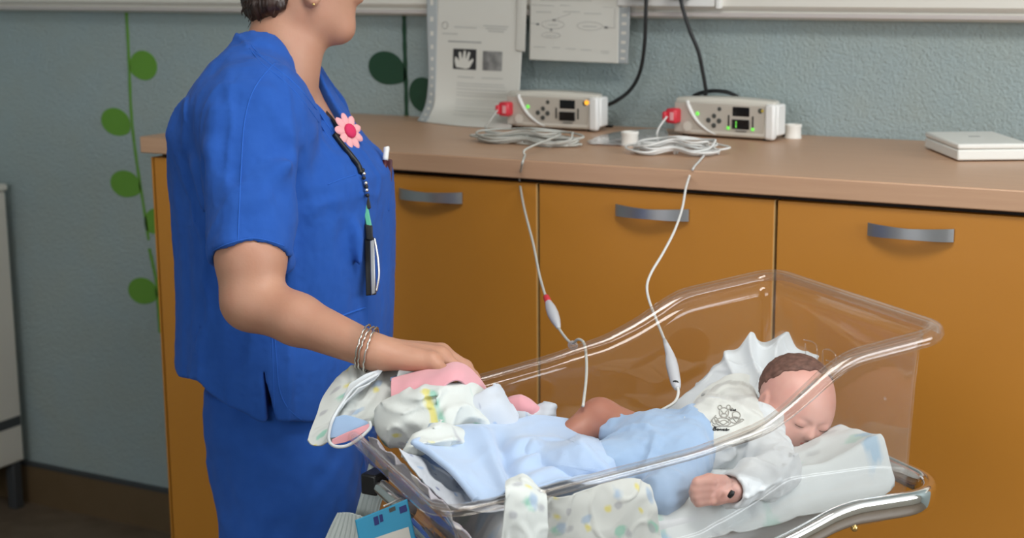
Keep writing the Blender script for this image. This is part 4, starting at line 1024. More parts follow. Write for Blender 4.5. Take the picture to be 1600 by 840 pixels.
for _ in range(160):
    i = rnd.choice(lowi); p0 = V[i]; L_ = rnd.uniform(.006, .014); d_ = np.array([-.25 + rnd.uniform(-.2, .25), nn_[i][1] * .15, -1.0]); d_ /= np.linalg.norm(d_)
    pts = [p0 - nn_[i] * .001, p0 + d_ * L_ * .5 + nn_[i] * .0015, p0 + d_ * L_ + nn_[i] * rnd.uniform(-.002, .003)]
    tube_into(Vt, Ft, L2W(np.array(pts)), np.array([.0008, .0006, .0002]), 4)
mesh('hair_tips', Vt, Ft, M['hair'], hair)['kind'] = 'stuff'

# --- scrub tunic
Ft_ = Field((-.235, -.33, .735), (.215, .34, 1.425), .0036); p = Ft_.p
zz = p[..., 2]
T0 = torso(p, .0)
sh_s = sh + np.array([-.005, .02, .0]); cf = cuff + np.array([0, -.002, -.002])
axs = (cf - sh_s) / np.linalg.norm(cf - sh_s)
def sleeve(p, s0, c0, r0, r1, flat=1.0):
    return f_cone(p, s0, c0, r0, r1)
ta = (p - cf) @ axs.astype(np.float32)
Sr = sleeve(p, sh_s, cf + axs * .03, .082, .054)
Sr = smin(Sr, f_cone(p, sh_s + np.array([.045, .03, -.02]), cf * .45 + sh_s * .55 + np.array([.035, .02, 0]), .045, .032), .03)
Sr = smax(Sr, ta.astype(np.float32), .002)
axl = (cuffl - shl) / np.linalg.norm(cuffl - shl); tl = (p - cuffl) @ axl.astype(np.float32)
Sl = smax(sleeve(p, shl + np.array([0, -.01, 0]), cuffl + axl * .03, .082, .058), tl.astype(np.float32), .002)
outer = smin(T0, Sr, .012); outer = smin(outer, Sl, .02)
outer = smin(outer, f_cone(p, Ld(418, 98, 2.27), sh_s, .035, .078), .04)             # trapezius slope of cloth
# folds
def line_fold(p, a, b, w_, amp, end=.05):
    a = np.asarray(a); b = np.asarray(b); ba = b - a; t = ((p - a) @ ba) / (ba @ ba); tc = np.clip(t, 0, 1)
    d = np.linalg.norm(p - a - tc[..., None] * ba, axis=-1); fade = smoothstep(-.02, .25, t) * (1 - smoothstep(.7, 1.02, t))
    return amp * np.exp(-(d / w_) ** 2) * fade
pf = p
near = lambda px, py, d=2.18: Ld(px, py, d)
folds = [((484, 228), (446, 345), .012, -.016, 2.17), ((462, 232), (430, 330), .012, .008, 2.16), ((470, 240), (395, 300), .014, .006, 2.12), ((500, 180), (560, 300), .018, .005, 2.2), ((455, 250), (470, 390), .014, -.012, 2.18),
         ((480, 250), (530, 330), .016, -.006, 2.18), ((505, 250), (490, 420), .018, .006, 2.18), ((300, 230), (320, 380), .014, .006, 2.2), ((312, 235), (345, 390), .010, -.008, 2.15), ((325, 210), (350, 330), .014, .006, 2.13),
         ((420, 110), (500, 200), .012, .004, 2.24), ((400, 130), (460, 230), .015, .005, 2.15), ((345, 150), (330, 260), .02, .004, 2.14), ((430, 400), (530, 470), .02, .006, 2.18),
         ((300, 440), (350, 600), .022, .006, 2.2), ((330, 420), (400, 580), .018, -.006, 2.18), ((440, 520), (450, 660), .02, .006, 2.17), ((500, 560), (490, 680), .02, -.006, 2.18), ((560, 330), (575, 520), .014, .006, 2.26), ((540, 340), (548, 480), .012, -.006, 2.24),
         ((300, 620), (400, 560), .02, .004, 2.2), ((360, 330), (430, 300), .012, .004, 2.1), ((345, 280), (420, 240), .014, -.004, 2.1), ((350, 370), (440, 350), .010, .003, 2.1)]
for a, b, w_, amp, dd in folds: outer = outer - line_fold(pf, Ld(*a, dd), Ld(*b, dd), w_ * 1.0, amp * 2.8).astype(np.float32)
outer = outer - (.0034 * crease(pf * np.array([1, 1, .30], np.float32) + .01 * vnoise(pf, 20, 31)[..., None], 13, 33, .10)).astype(np.float32)
outer = outer - (.0040 * vnoise(pf * np.array([1, 1, .25], np.float32), 26, 3) + .0016 * vnoise(pf * np.array([1, 1, .3], np.float32), 60, 8)).astype(np.float32)
# hem drop waves, hem line
_hp = np.array([Ld(x, y, 2.18) for x, y in ((290, 622), (310, 640), (345, 662), (395, 684), (480, 690), (540, 690), (580, 688))]); zh = np.interp(p[..., 0], _hp[:, 0], _hp[:, 2]) + .003 * np.sin(p[..., 1] * 60) + .002 * np.sin(p[..., 0] * 90)
outer = smax(outer, zh.astype(np.float32) - zz, .003)
# side vent: open wedge on the near side
va = Ld(398, 600, 2.16); vu = np.abs(p[..., 0] - (va[0] + (va[2] - zz) * .12)) - np.clip((va[2] - zz) * .09, 0, .02)
vent = np.maximum(np.maximum(vu, zz - va[2]), p[..., 1] + .12)
outer = smax(outer, -vent, .003)
shell = np.maximum(outer, -(outer + .0065))
shell = np.where(zz > zh + .18, outer, shell)   # solid above, open at hem
# sleeve mouth
mouth = f_cone(p, cf - axs * .07, cf + axs * .09, .0485, .051); shell = smax(shell, -mouth, .002)
mouthl = f_cone(p, cuffl - axl * .07, cuffl + axl * .09, .050, .052); shell = smax(shell, -mouthl, .002)
# neck opening: V in front, round at the back
n0 = Ld(436, 60, 2.335); 
cu = (p[..., 0] - n0[0]) * math.cos(PHI) - (p[..., 1] - n0[1]) * math.sin(PHI); cvv = (p[..., 0] - n0[0]) * math.sin(PHI) + (p[..., 1] - n0[1]) * math.cos(PHI)
# lower boundary of the opening falls towards the front; half width shrinks with depth
zb = 1.388 - 1.10 * np.clip(cu + .045, 0, 1); halfw = .072 * np.clip(1 - (cu - .0) / .118, 0, 1)
halfw = np.where(cu < .0, .072, halfw)
open_ = np.maximum(np.maximum(np.abs(cvv) - halfw, zb - zz), -(cu + .062))
open_ = np.maximum(np.abs(cvv) - halfw, -(cu + .058)); open_ = np.maximum(open_, (1.388 - 1.28 * np.clip(cu + .05, 0, 1)) - .012 - zz)
shell = smax(shell, -open_, .003)
shell = np.maximum(shell, zz - 1.405)
V, Q = surfnet(Ft_, shell); V, Q = biggest(V, Q); V = relax(V, Q, 2, .5)
N_ = vert_normals(V, Q)
V = V + N_ * (.0004 * ridged(V * np.array([1, 1, .7]), 110, 21) + .0003 * vnoise(V, 220, 5))[:, None]
me = bpy.data.meshes.new('tunic'); me.from_pydata(L2W(V).tolist(), [], Q.tolist()); me.update(); tunic = link('tunic', me, M['scrub'], nurse)
TV = bvh_of(tunic)
seam('shoulder_seam', TV, [(430, 98), (408, 122), (392, 150), (382, 190), (378, 240), (375, 300), (373, 345), (372, 378)], .0011, M['scrub_seam'], tunic)
seam('shoulder_seam', TV, [(396, 80), (412, 92), (426, 103)], .001, M['scrub_seam'], tunic)
seam('neck_facing', TV, [(392, 70), (412, 92), (440, 113), (466, 136), (492, 168), (515, 200), (530, 224)], .0012, M['scrub_seam'], tunic)
seam('neck_facing', TV, [(390, 76), (409, 99), (436, 120), (460, 142), (486, 174), (508, 206), (526, 232)], .0009, M['scrub_seam'], tunic)
seam('sleeve_hem', TV, [(334, 391), (350, 383), (372, 376), (396, 372), (420, 376), (444, 384)], .0009, M['scrub_seam'], tunic)
seam('yoke_seam', TV, [(512, 288), (535, 279), (556, 273)], .0010, M['scrub_seam'], tunic)
seam('side_seam', TV, [(424, 500), (426, 560), (428, 620), (430, 676)], .0009, M['scrub_seam'], tunic)
seam('hem_stitch', TV, [(297, 622), (320, 640), (350, 658), (385, 672)], .0009, M['scrub_seam'], tunic)
seam('hem_stitch', TV, [(402, 676), (440, 680), (500, 682), (560, 680)], .0009, M['scrub_seam'], tunic)
seam('pocket_edge', TV, [(526, 496), (548, 488), (572, 480)], .0016, M['scrub_seam'], tunic)
seam('pocket_edge', TV, [(428, 505), (432, 560), (440, 620), (470, 655), (520, 668)], .0010, M['scrub_seam'], tunic)

# --- trousers
Fp = Field((-.20, -.26, .01), (.20, .26, .88), .0052); p = Fp.p
zl = [0.0, .35, .59, .70, .79, .90]; a0 = [-.075, -.085, -.105, -.110, -.125, -.125]; a1 = [.10, .10, .112, .118, .125, .13]
c = np.interp(p[..., 2], zl, [(x + y) / 2 for x, y in zip(a0, a1)]); h_ = np.interp(p[..., 2], zl, [(y - x) / 2 for x, y in zip(a0, a1)])
def leg(side, da):
    hv = np.interp(p[..., 2], zl, [.085, .088, .096, .098, .092, .09]); cv = side * np.interp(p[..., 2], zl, [.088, .088, .088, .084, .076, .07])
    q_ = np.sqrt(((p[..., 0] - c - da) / (h_ * .97)) ** 2 + ((p[..., 1] - cv) / hv) ** 2); return (q_ - 1) * np.minimum(h_, hv)
Dp = smin(leg(-1, -.004), leg(1, .006), .012)
hip = f_ell(p, (-.005, 0, .84), (.118, .158, .12)); Dp = smin(Dp, hip, .02)
Dp = Dp - .004 * vnoise(p * np.array([1, 1, .4], np.float32), 24, 12) - .003 * vnoise(p * np.array([1, 1, .8], np.float32), 50, 13)
for a, b, w_, amp, dd in (((345, 700), (400, 735), .02, .008, 2.22), ((360, 740), (430, 700), .018, -.008, 2.2), ((440, 700), (460, 840), .02, .006, 2.2), ((380, 720), (390, 840), .02, .006, 2.2), ((520, 700), (505, 840), .02, -.006, 2.2)):
    Dp = Dp - line_fold(p, Ld(*a, dd), Ld(*b, dd), w_, amp * 1.5)
Dp = np.maximum(Dp, p[..., 2] - .865); Dp = np.maximum(Dp, .03 - p[..., 2])
V, Q = surfnet(Fp, Dp); V, Q = biggest(V, Q); V = relax(V, Q, 2)
me = bpy.data.meshes.new('trousers'); me.from_pydata(L2W(V).tolist(), [], Q.tolist()); me.update(); link('trousers', me, M['scrub'], nurse)
for s_ in (-.088, .088):
    Fs = Field((-.11, s_ - .06, -.005), (.20, s_ + .06, .11), .004); q = Fs.p
    d = f_ell(q, (.03, s_, .035), (.135, .046, .034)); d = smin(d, f_ell(q, (-.03, s_, .055), (.06, .042, .04)), .02); d = np.maximum(d, .003 - q[..., 2])
    V, Q = surfnet(Fs, d); V = relax(V, Q, 1); me = bpy.data.meshes.new('clog'); me.from_pydata(L2W(V).tolist(), [], Q.tolist()); me.update(); link('clog', me, M['casing2'], nurse)

# --- bracelets round the right wrist, neck chain
bc = (P(571, 543, 2.04)); fa_ = np.array(wor(*wrist)) - np.array(wor(*elbow)); fa_ /= np.linalg.norm(fa_)
n1 = np.cross(fa_, np.array([0, 0, 1.0])); n1 /= np.linalg.norm(n1); n2 = np.cross(fa_, n1)
for k, (off, tl_, rr) in enumerate(((-.004, .30, .030), (.003, .22, .0295), (.009, .34, .0305))):
    pts = [bc + fa_ * (off + math.cos(a) * tl_ * .03) + n1 * math.cos(a) * rr * .95 + n2 * math.sin(a) * rr for a in np.linspace(0, 2 * math.pi, 41)[:-1]]
    pts = [q_ + fa_ * .0008 * math.sin(i * 2.4) + n2 * .0006 * math.cos(i * 2.4) for i, q_ in enumerate(pts)]
    o = tube('bracelet', pts, .0013, M['silver'], None, closed=True, n=2, k=6); tag(o, ['thin silver chain bracelet nearest the elbow on the nurse wrist', 'thin silver bracelet, middle of the three on the nurse wrist', 'thin silver bracelet nearest the hand on the nurse wrist'][k], 'bracelet', 'silver bracelets on the nurse wrist')
BB = bvh_of(body)
q = [cast(BB, x, y, .0006) for x, y in catmull(np.array([(398, 63), (406, 76), (418, 90), (430, 104), (442, 114)], float), 6)]
q = [v for v in q if v is not None]
if len(q) > 3: tag(tube('necklace', q, .0007, M['gold'], None, raw=True, k=5), 'fine gold chain at the back of the nurse neck', 'necklace')

# --- lanyard, flower badge, key bundle, pocket wallet and pen
def surfpt(px, py, off): 
    v = cast(TV, px, py, off)
    if v is None: v = cast(BB, px, py, off)
    return v
lan = empty('lanyard', tuple(surfpt(540, 240, .004))); tag(lan, 'black neck lanyard with beads, green tag and keys hanging on the blue tunic', 'lanyard')
lp = [wor(*Ld(470, 108, 2.40)), wor(*Ld(480, 118, 2.375))]
pts = []
for x, y in [(487, 132), (496, 150), (506, 168), (518, 190), (530, 212)]:
    v = surfpt(x, y, .003); pts.append(v if v is not None else P(x, y, 2.30))
pts = [P(475, 108, 2.36), P(483, 120, 2.345)] + pts
V_ = []
tube('strap', pts, .0026, M['black'], lan, 6, 8)
pts = [surfpt(x, y, .003) for x, y in [(521, 212), (534, 228), (548, 246), (558, 260), (562, 272)]]
tube('strap', pts, .0042, M['black'], lan, 5, 8)
for i, (x, y) in enumerate([(563, 268), (565, 274), (565, 280), (567, 286), (568, 292), (569, 298), (570, 304)]):
    small('bead', surfpt(x, y, .005), (.0032, .0032, .0032), M['silver'] if i % 2 else M['black'], lan, sub=2)
def slab(name, corners, thick, m_, par, bev=.0012):
    c = [np.asarray(q_) for q_ in corners]; n_ = np.cross(c[1] - c[0], c[3] - c[0]); n_ /= np.linalg.norm(n_)
    if np.dot(n_, CAM - c[0]) < 0: n_ = -n_
    bm = bmesh.new(); vs = [bm.verts.new(q_ + n_ * s * thick / 2) for s in (-1, 1) for q_ in c]
    for f in ((0, 1, 2, 3), (7, 6, 5, 4), (0, 4, 5, 1), (1, 5, 6, 2), (2, 6, 7, 3), (3, 7, 4, 0)): bm.faces.new([vs[i] for i in f])
    return bmobj(name, bm, m_, par, True, True, bev)
dz_ = depth_of(surfpt(575, 350, .006)) 
def Pq(x, y, d=0): return P(x, y, dz_ - .004 + d)
slab('black_strap', [Pq(568, 300), Pq(575, 300), Pq(580, 325), Pq(573, 328)], .004, M['black'], lan)
slab('green_tag', [Pq(567, 322), Pq(574, 318), Pq(581, 352), Pq(573, 356)], .004, M['mint'], lan)
slab('black_strap', [Pq(570, 350), Pq(582, 352), Pq(583, 376), Pq(572, 374)], .005, M['black'], lan)
slab('black_case', [Pq(570, 372, .004), Pq(584, 370, .004), Pq(588, 460, .004), Pq(572, 462, .004)], .008, M['black'], lan)
slab('silver_key', [Pq(578, 376, -.004), Pq(585, 374, -.004), Pq(587, 458, -.004), Pq(580, 461, -.004)], .004, M['alu'], lan)
tube('key_chain', [Pq(585, 372, -.006), Pq(590, 400, -.006), Pq(592, 430, -.006), Pq(588, 455, -.006)], .0016, M['silver'], lan)
fc = surfpt(541, 214, .010); fb = empty('flower_badge', tuple(fc)); tag(fb, 'pink felt flower badge with crimson centre pinned at the tunic neckline', 'badge')
toc = (CAM - fc); toc /= np.linalg.norm(toc); fr_ = RH * .90 + np.array([0, 0, -.35]); 
fn = toc * .55 + RH * .75 + np.array([0, 0, .35]); fn /= np.linalg.norm(fn); f1 = np.cross(fn, np.array([0, 0, 1.])); f1 /= np.linalg.norm(f1); f2 = np.cross(f1, fn)
for k in range(9):
    a = 2 * math.pi * k / 9 + .2; dr = f1 * math.cos(a) + f2 * math.sin(a); pe_ = np.cross(fn, dr)
    small('petal', fc + dr * .0175, (.0125, .0072, .0030), M['pinkfelt'], fb, (dr, pe_, fn), 2)
small('disc', fc + fn * .0035, (.0115, .0115, .0055), M['crimson'], fb, (f1, f2, fn)); small('stem_knot', fc - f2 * .002 - f1 * .012 - fn * .004, (.006, .006, .003), M['gold'], fb, (f1, f2, fn), 2)
wl = depth_of(on_plane(600, 255, .0)) + .012
w_ = slab('wallet', [P(585, 245, wl), P(613, 249, wl), P(612, 292, wl), P(588, 290, wl)], .010, M['maroon'], None, .002); tag(w_, 'dark maroon wallet tucked in the chest pocket', 'wallet')
pn = empty('pen', tuple(P(603, 240, wl - .012))); tag(pn, 'white capped pen clipped in the chest pocket', 'pen')
tube('cap', [P(604, 229, wl - .012), P(604, 232, wl - .012), P(602, 250, wl - .012)], [.0032, .0046, .0044], M['casing2'], pn, 4, 12); tube('barrel', [P(602, 250, wl - .012), P(598, 290, wl - .012)], .0038, M['maroon'], pn, 2, 12)
slab('chest_pocket', [P(581, 268, wl - .022), P(608, 269, wl - .014), P(609, 330, wl - .014), P(584, 330, wl - .022)], .006, M['scrub'], tunic, .0025)

# ------------------------------------------------------------------ bedding in the cot
def tz(s, w, z): return T(s, w, z)
def hfsheet(name, s0, s1, w0, w1, zf, m_, par=None, nu=120, nv=80, thick=.0025, disp=None, rc=0.0):
    """cloth laid as a height field over the cot's own length and width"""
    ss = np.linspace(s0, s1, nu); ww = np.linspace(w0, w1, nv); S_, W_ = np.meshgrid(ss, ww)
    Z_ = zf(S_, W_); G = F0[None, None] - S_[..., None] * UH + W_[..., None] * WV + Z_[..., None] * np.array([0, 0, 1.0])
    if rc:
        sc_, wc_ = (s0 + s1) / 2, (w0 + w1) / 2; dx = S_ - sc_; dy = W_ - wc_; ex = np.abs(dx) - ((s1 - s0) / 2 - rc); ey = np.abs(dy) - ((w1 - w0) / 2 - rc)
        l_ = np.hypot(ex, ey); k_ = np.where((ex > 0) & (ey > 0) & (l_ > rc), rc / np.maximum(l_, 1e-6), 1.0); S_ = S_ - np.sign(dx) * ex * (1 - k_); W_ = W_ - np.sign(dy) * ey * (1 - k_)
        G = F0[None, None] - S_[..., None] * UH + W_[..., None] * WV + Z_[..., None] * np.array([0, 0, 1.0])
    if disp is not None: G = G + disp(S_, W_, G)
    idx = np.arange(nu * nv).reshape(nv, nu); q = np.stack([idx[:-1, :-1], idx[1:, :-1], idx[1:, 1:], idx[:-1, 1:]], -1).reshape(-1, 4)
    me = bpy.data.meshes.new(name); me.from_pydata(G.reshape(-1, 3).tolist(), [], q.tolist()); me.update()
    uvl = me.uv_layers.new(name='UVMap'); li = np.array([l.vertex_index for l in me.loops]); uv = np.stack([S_.reshape(-1)[li], W_.reshape(-1)[li]], -1).astype(np.float32); uvl.data.foreach_set('uv', uv.reshape(-1))
    o = link(name, me, m_, par)
    if thick: md = o.modifiers.new('thickness', 'SOLIDIFY'); md.thickness = thick; md.offset = 0
    return o
def walls_in(s, z):    # inner half-gap at height z: how far the tub wall stands in from the rim
    zr = zrims(s); f = np.clip((zr - z) / (zr - zbot(s)), 0, 1); return .0345 + .016 * f, .0345 + .101 * f
# mattress
Fm = Field((.02, .02, .78), (.64, .40, .88), .006); q = Fm.p
zc_ = .822 - .03 * q[..., 0]
b_ = np.stack([np.abs(q[..., 0] - .305) - .235, np.abs(q[..., 1] - .21) - .150, np.abs(q[..., 2] - (zc_ + .006)) - .018], -1)
b2 = np.maximum(b_[..., :2] + .035, 0); dxy = np.linalg.norm(b2, axis=-1) - .035; dd_ = np.stack([dxy, b_[..., 2]], -1)
d = np.linalg.norm(np.maximum(dd_, 0), axis=-1) + np.minimum(dd_.max(-1), 0) - .010
V, Q = surfnet(Fm, d); V = relax(V, Q, 1)
V = np.array([T(*v) for v in V]); me = bpy.data.meshes.new('mattress'); me.from_pydata(V.tolist(), [], Q[:, ::-1].tolist()); me.update(); mt = link('mattress', me, M['white'])
tag(mt, 'thin white mattress on the floor of the clear cot', 'mattress')
# printed sheet over mattress and head cushion
def zsheet(s, w):
    z = .866 - .02 * s + .008 * smoothstep(.28, .08, s) + .024 * smoothstep(.20 + .35 * np.clip(s, 0, .2), .26 + .35 * np.clip(s, 0, .2), w) * smoothstep(.16, .05, s) + .014 * smoothstep(.12, .05, w) * smoothstep(.26, .06, s) + .008 * smoothstep(.31, .36, w) * smoothstep(.34, .15, s)
    e1 = smoothstep(.034, .0, w - .041); e2 = smoothstep(.352, .3835, w); e3 = smoothstep(.060, .039, s); e4 = smoothstep(.56, .60, s)
    dr = .046 + .022 * smoothstep(.2, .05, s)
    z = z - dr * (1 - (1 - e1) * (1 - e2) * (1 - e3) * (1 - e4))
    P3 = np.stack([s, w, s * 0], -1); m_ = smoothstep(.04, .10, s) 
    z = z + .003 * crease(P3 * np.array([1, 1.8, 1]) + .03 * vnoise(P3, 9, 4)[..., None], 9, 8, .10) + .0035 * vnoise(P3 * np.array([1, 2.2, 1]), 16, 3) + .0022 * ridged(P3 * np.array([1.0, 1.6, 1]) + .02 * vnoise(P3, 14, 4)[..., None], 22, 6)
    return z
def bowl(S_, W_, G): return np.zeros_like(G)
sh_o = hfsheet('printed_sheet', (.039), .590, .041, .3835, zsheet, M['print2'], nu=190, nv=120, rc=.040); tag(sh_o, 'pale printed sheet with faded blue and green spots under the baby', 'sheet')

# ------------------------------------------------------------------ the baby
baby = empty('baby', tuple(T(.3, .2, .875))); tag(baby, 'newborn baby lying on its back in the cot, face turned to the camera side', 'baby')
hc = P(1246, 634, 2.075)                       # head centre
# head frame: up (crown), forward (face), side
hu = UH * .62 - WV * -.10 + np.array([0, 0, .30]); 
hf = (CAM - hc) / np.linalg.norm(CAM - hc) * .50 + WV * .60 + UH * .20 + np.array([0, 0, -.05])
_r = P(1300, 634, 2.075) - P(1246, 634, 2.075); _r /= np.linalg.norm(_r); _t = (CAM - hc) / np.linalg.norm(CAM - hc); _t -= _r * np.dot(_t, _r); _t /= np.linalg.norm(_t); _u = np.cross(_t, _r) * -1
_u = np.cross(_t, _r); _u = _u if _u[2] > 0 else -_u
hu = _u * .80 + _r * .34 + _t * .42; hu /= np.linalg.norm(hu)
hf = _t * .80 - _u * .52 + _r * .25; hf -= hu * np.dot(hf, hu); hf /= np.linalg.norm(hf); hs = np.cross(hu, hf)
AX = np.stack([hs, hf, hu])
Fb = Field(hc - .098, hc + .098, .0021); q = Fb.p
def H_(x, y, z): return hc + hs * x + hf * y + hu * z
D = f_ell(q, H_(0, -.012, .012), (.0490, .058, .049), AX)
D = smin(D, f_ell(q, H_(0, .018, -.006), (.041, .036, .044), AX), .014)
for sx in (-1, 1):
    D = smin(D, f_sphere(q, H_(sx * .021, .030, -.024), .0175), .012)          # cheeks
    D = smax(D, -f_ell(q, H_(sx * .0165, .054, -.001), (.012, .0075, .0055), AX), .008)   # sockets
    D = smin(D, f_ell(q, H_(sx * .0165, .0455, -.0005), (.0105, .0055, .0062), AX), .002)       # closed lids
    D = smin(D, f_ell(q, H_(sx * .0495, -.006, -.006), (.0045, .010, .0155), AX), .003)      # ears
    D = smax(D, -f_ell(q, H_(sx * .054, -.004, -.005), (.003, .0055, .009), AX), .002)
D = smin(D, f_ell(q, H_(0, .036, -.035), (.014, .012, .012), AX), .010)              # chin / mouth mound
D = smin(D, f_cone(q, H_(0, .047, .000), H_(0, .0545, -.013), .004, .0058), .005)     # nose
for sx in (-1, 1): D = smin(D, f_sphere(q, H_(sx * .0055, .0505, -.0145), .0036), .002)
D = smin(D, f_ell(q, H_(0, .0485, -.0245), (.0085, .004, .0025), AX), .002); D = smin(D, f_ell(q, H_(0, .0475, -.0300), (.0070, .004, .0028), AX), .002)
D = smin(D, f_cone(q, H_(0, -.008, -.030), P(1190, 672, 2.045), .026, .030), .012)    # neck
D = smin(D, f_sphere(q, H_(0, .0415, -.041), .0085), .006)
V, Q = surfnet(Fb, D); V, Q = biggest(V, Q); V = relax(V, Q, 1)
parts = [(V, Q)]
# hand on the near side: a loose fist
fc_ = P(1108, 766, 1.845); Fh2 = Field(fc_ - .05, fc_ + .05, .0014); q = Fh2.p
def I(px, py, dd=0.0): return P(px, py, 1.845 + dd)
D = f_ell(q, I(1116, 767, .004), (.0175, .0165, .0165))
D = smin(D, f_chain(q, [I(1118, 768, .004), I(1143, 765, .008), I(1170, 753, .032)], [.0150, .0140, .0135], .006), .006)
fg = [((1112, 753), (1090, 755), (1086, 760)), ((1110, 763), (1087, 765), (1084, 769)), ((1110, 773), (1088, 775), (1086, 778)), ((1112, 782), (1092, 784), (1090, 785))]
for k, (a, b, c) in enumerate(fg):
    rr = (.0068, .0070, .0066, .0056)[k]; dd = -.006
    f_ = f_chain(q, [I(a[0], a[1], -.009), I(b[0], b[1], -.008), I(c[0] + 1, c[1], .002), I(c[0] + 12, c[1], .009)], [rr, rr, rr * .9, rr * .8], .003)
    D = smin(D, f_, .0022)
D = smin(D, f_chain(q, [I(1130, 752, .0), I(1108, 748, -.004), I(1092, 751, -.006)], [.0085, .0068, .0058], .003), .003)
V, Q = surfnet(Fh2, D); V, Q = biggest(V, Q); V = relax(V, Q, 1); parts.append((V, Q))
# torso, arms and the raised knee under the clothes, one skin
Fk = Field(T(.64, .0, .84) * 0 + np.minimum.reduce([T(.60, .02, .85), T(.60, .40, .85), T(.1, .02, .85), T(.1, .40, .85)]), np.maximum.reduce([T(.60, .02, .98), T(.60, .40, .98), T(.1, .02, .98), T(.1, .40, .98)]), .0035); q = Fk.p
nk = P(1192, 672, 2.045); ch = P(1135, 692, 2.02); hp_ = P(1030, 705, 1.985)
D = f_cone(q, nk, ch, .030, .046); D = smin(D, f_cone(q, ch, hp_, .046, .043), .02)
shn = P(1195, 705, 1.975); eln = P(1212, 735, 1.925); wrn = P(1144, 764, 1.852)
D = smin(D, f_chain(q, [ch * .35 + nk * .65, shn, eln, wrn], [.028, .021, .0185, .0150], .01), .012)
kn_ = P(937, 653, 2.055); ft = P(868, 700, 2.03)
D = smin(D, f_chain(q, [hp_ + WV * -.025, kn_, ft], [.034, .0255, .019], .012), .02)
kn2 = P(900, 735, 1.90); ft2 = P(830, 730, 1.93)
D = smin(D, f_chain(q, [hp_ + WV * .03, kn2, ft2], [.032, .023, .018], .012), .02)
V, Q = surfnet(Fk, D); V, Q = biggest(V, Q); V = relax(V, Q, 1); parts.append((V, Q))
Vb = np.concatenate([a for a, _ in parts]); off = np.cumsum([0] + [len(a) for a, _ in parts[:-1]]); Qb = np.concatenate([b + o_ for (_, b), o_ in zip(parts, off)])
me = bpy.data.meshes.new('body'); me.from_pydata(Vb.tolist(), [], Qb.tolist()); me.update(); bb_o = link('body', me, M['bskin'], baby)
# knee is flushed: same skin, redder colour by its own material slot
me.materials.append(M['bred'])
for pl in me.polygons:
    if (pl.center - Vector(kn_)).length < .062 and pl.index >= len(parts[0][1]) + len(parts[1][1]): pl.material_index = 1
# hair cap
Fhh = Field(hc - .08, hc + .08, .0022); q = Fhh.p
D = f_ell(q, H_(0, -.0135, .0135), (.0508, .0598, .0508), AX)
x_ = (q - hc.astype(np.float32)); xf = x_ @ hf.astype(np.float32); xu = x_ @ hu.astype(np.float32)
D = smax(D, (xf + .002) + (.046 - xu) * .62 + .004 * vnoise(q, 160, 8), .004); D = smax(D, -(xu + .012 - .25 * xf), .006)
for sx in (-1, 1): D = smax(D, -f_ell(q, H_(sx * .049, -.004, -.006), (.012, .014, .018), AX), .003)
V, Q = surfnet(Fhh, D); V, Q = biggest(V, Q); V = relax(V, Q, 2); V = V + vert_normals(V, Q) * (.0008 * vnoise(V, 260, 3) + .0005 * vnoise(V, 500, 4))[:, None]
me = bpy.data.meshes.new('hair'); me.from_pydata(V.tolist(), [], Q.tolist()); me.update(); link('hair', me, M['bhair'], baby)
small('lips', H_(0, .0505, -.0272), (.0068, .0022, .0030), M['lips'], baby, (hs, hf, hu), 2)
for sx in (-1, 1):
    tube('eyelid_line', [H_(sx * (.0165 + x), .0505 - abs(x) * .30, -.0032 - .0016 * math.cos(x * 150)) for x in (-.009, -.005, 0, .005, .009)], .0005, M['bhair'], baby, 3, 5)

# clothes of the baby
def cloth_sdf(name, lo, hi, h, fn, m_, par, it=2, disp=None):
    Fc_ = Field(lo, hi, h); return sdf_obj(name, Fc_, fn(Fc_.p), m_, par, it, disp)
cl = lambda V: .0012 * ridged(V, 45, 3) + .0009 * vnoise(V, 110, 6)
def f_suit(q):
    D = f_cone(q, nk + (ch - nk) * .15, ch, .036, .0515); D = smin(D, f_cone(q, ch, ch * .3 + hp_ * .7, .0515, .047), .02)
    arm = f_chain(q, [ch * .35 + nk * .65, shn, eln, wrn + (eln - wrn) * .0], [.034, .0285, .0265, .0225], .012)
    D = smin(D, arm, .014)
    far = f_chain(q, [nk * .5 + ch * .5, P(1140, 640, 2.12), P(1105, 655, 2.12)], [.034, .032, .026], .012); D = smin(D, far, .015)
    D = D - .0035 * vnoise(q, 34, 4) - .0045 * crease(q * np.array([1, 1, 1.4], np.float32), 20, 9, .13) - .0022 * crease(q, 44, 10, .13)
    ax_ = (wrn - eln) / np.linalg.norm(wrn - eln); D = smax(D, ((q - wrn.astype(np.float32)) @ ax_.astype(np.float32)) - .004, .002)
    D = smax(D, -f_cone(q, wrn - ax_ * .010, wrn + ax_ * .03, .0165, .0185), .0015)
    nx = H_(0, -.005, -.02); return smax(D, -f_ell(q, nx, (.052, .052, .050)), .004)
mn = np.minimum.reduce([nk, ch, hp_, wrn, eln, P(1105, 655, 2.12)]) - .06; mx_ = np.maximum.reduce([nk, ch, hp_, wrn, eln, P(1140, 640, 2.12)]) + .06
suit = cloth_sdf('bodysuit', mn, mx_, .0026, f_suit, M['white'], baby, 2, cl)
def f_trou(q):
    D = f_cone(q, ch * .45 + hp_ * .55, hp_, .0525, .050)
    D = smin(D, f_chain(q, [hp_ + WV * .028, kn2, ft2], [.041, .031, .026], .012), .02)
    D = smin(D, f_chain(q, [hp_ - WV * .022, kn_ * .62 + hp_ * .38 + np.array([0, 0, -.006])], [.044, .031], .012), .02)
    D = smin(D, f_cone(q, P(1080, 690, 1.99), P(1040, 770, 1.87), .034, .026), .02)
    D = D - .008 * vnoise(q, 18, 14) - .0060 * crease(q * np.array([1.2, 1, 1], np.float32), 12, 19, .16) - .0010 * crease(q, 40, 20, .16)
    return D
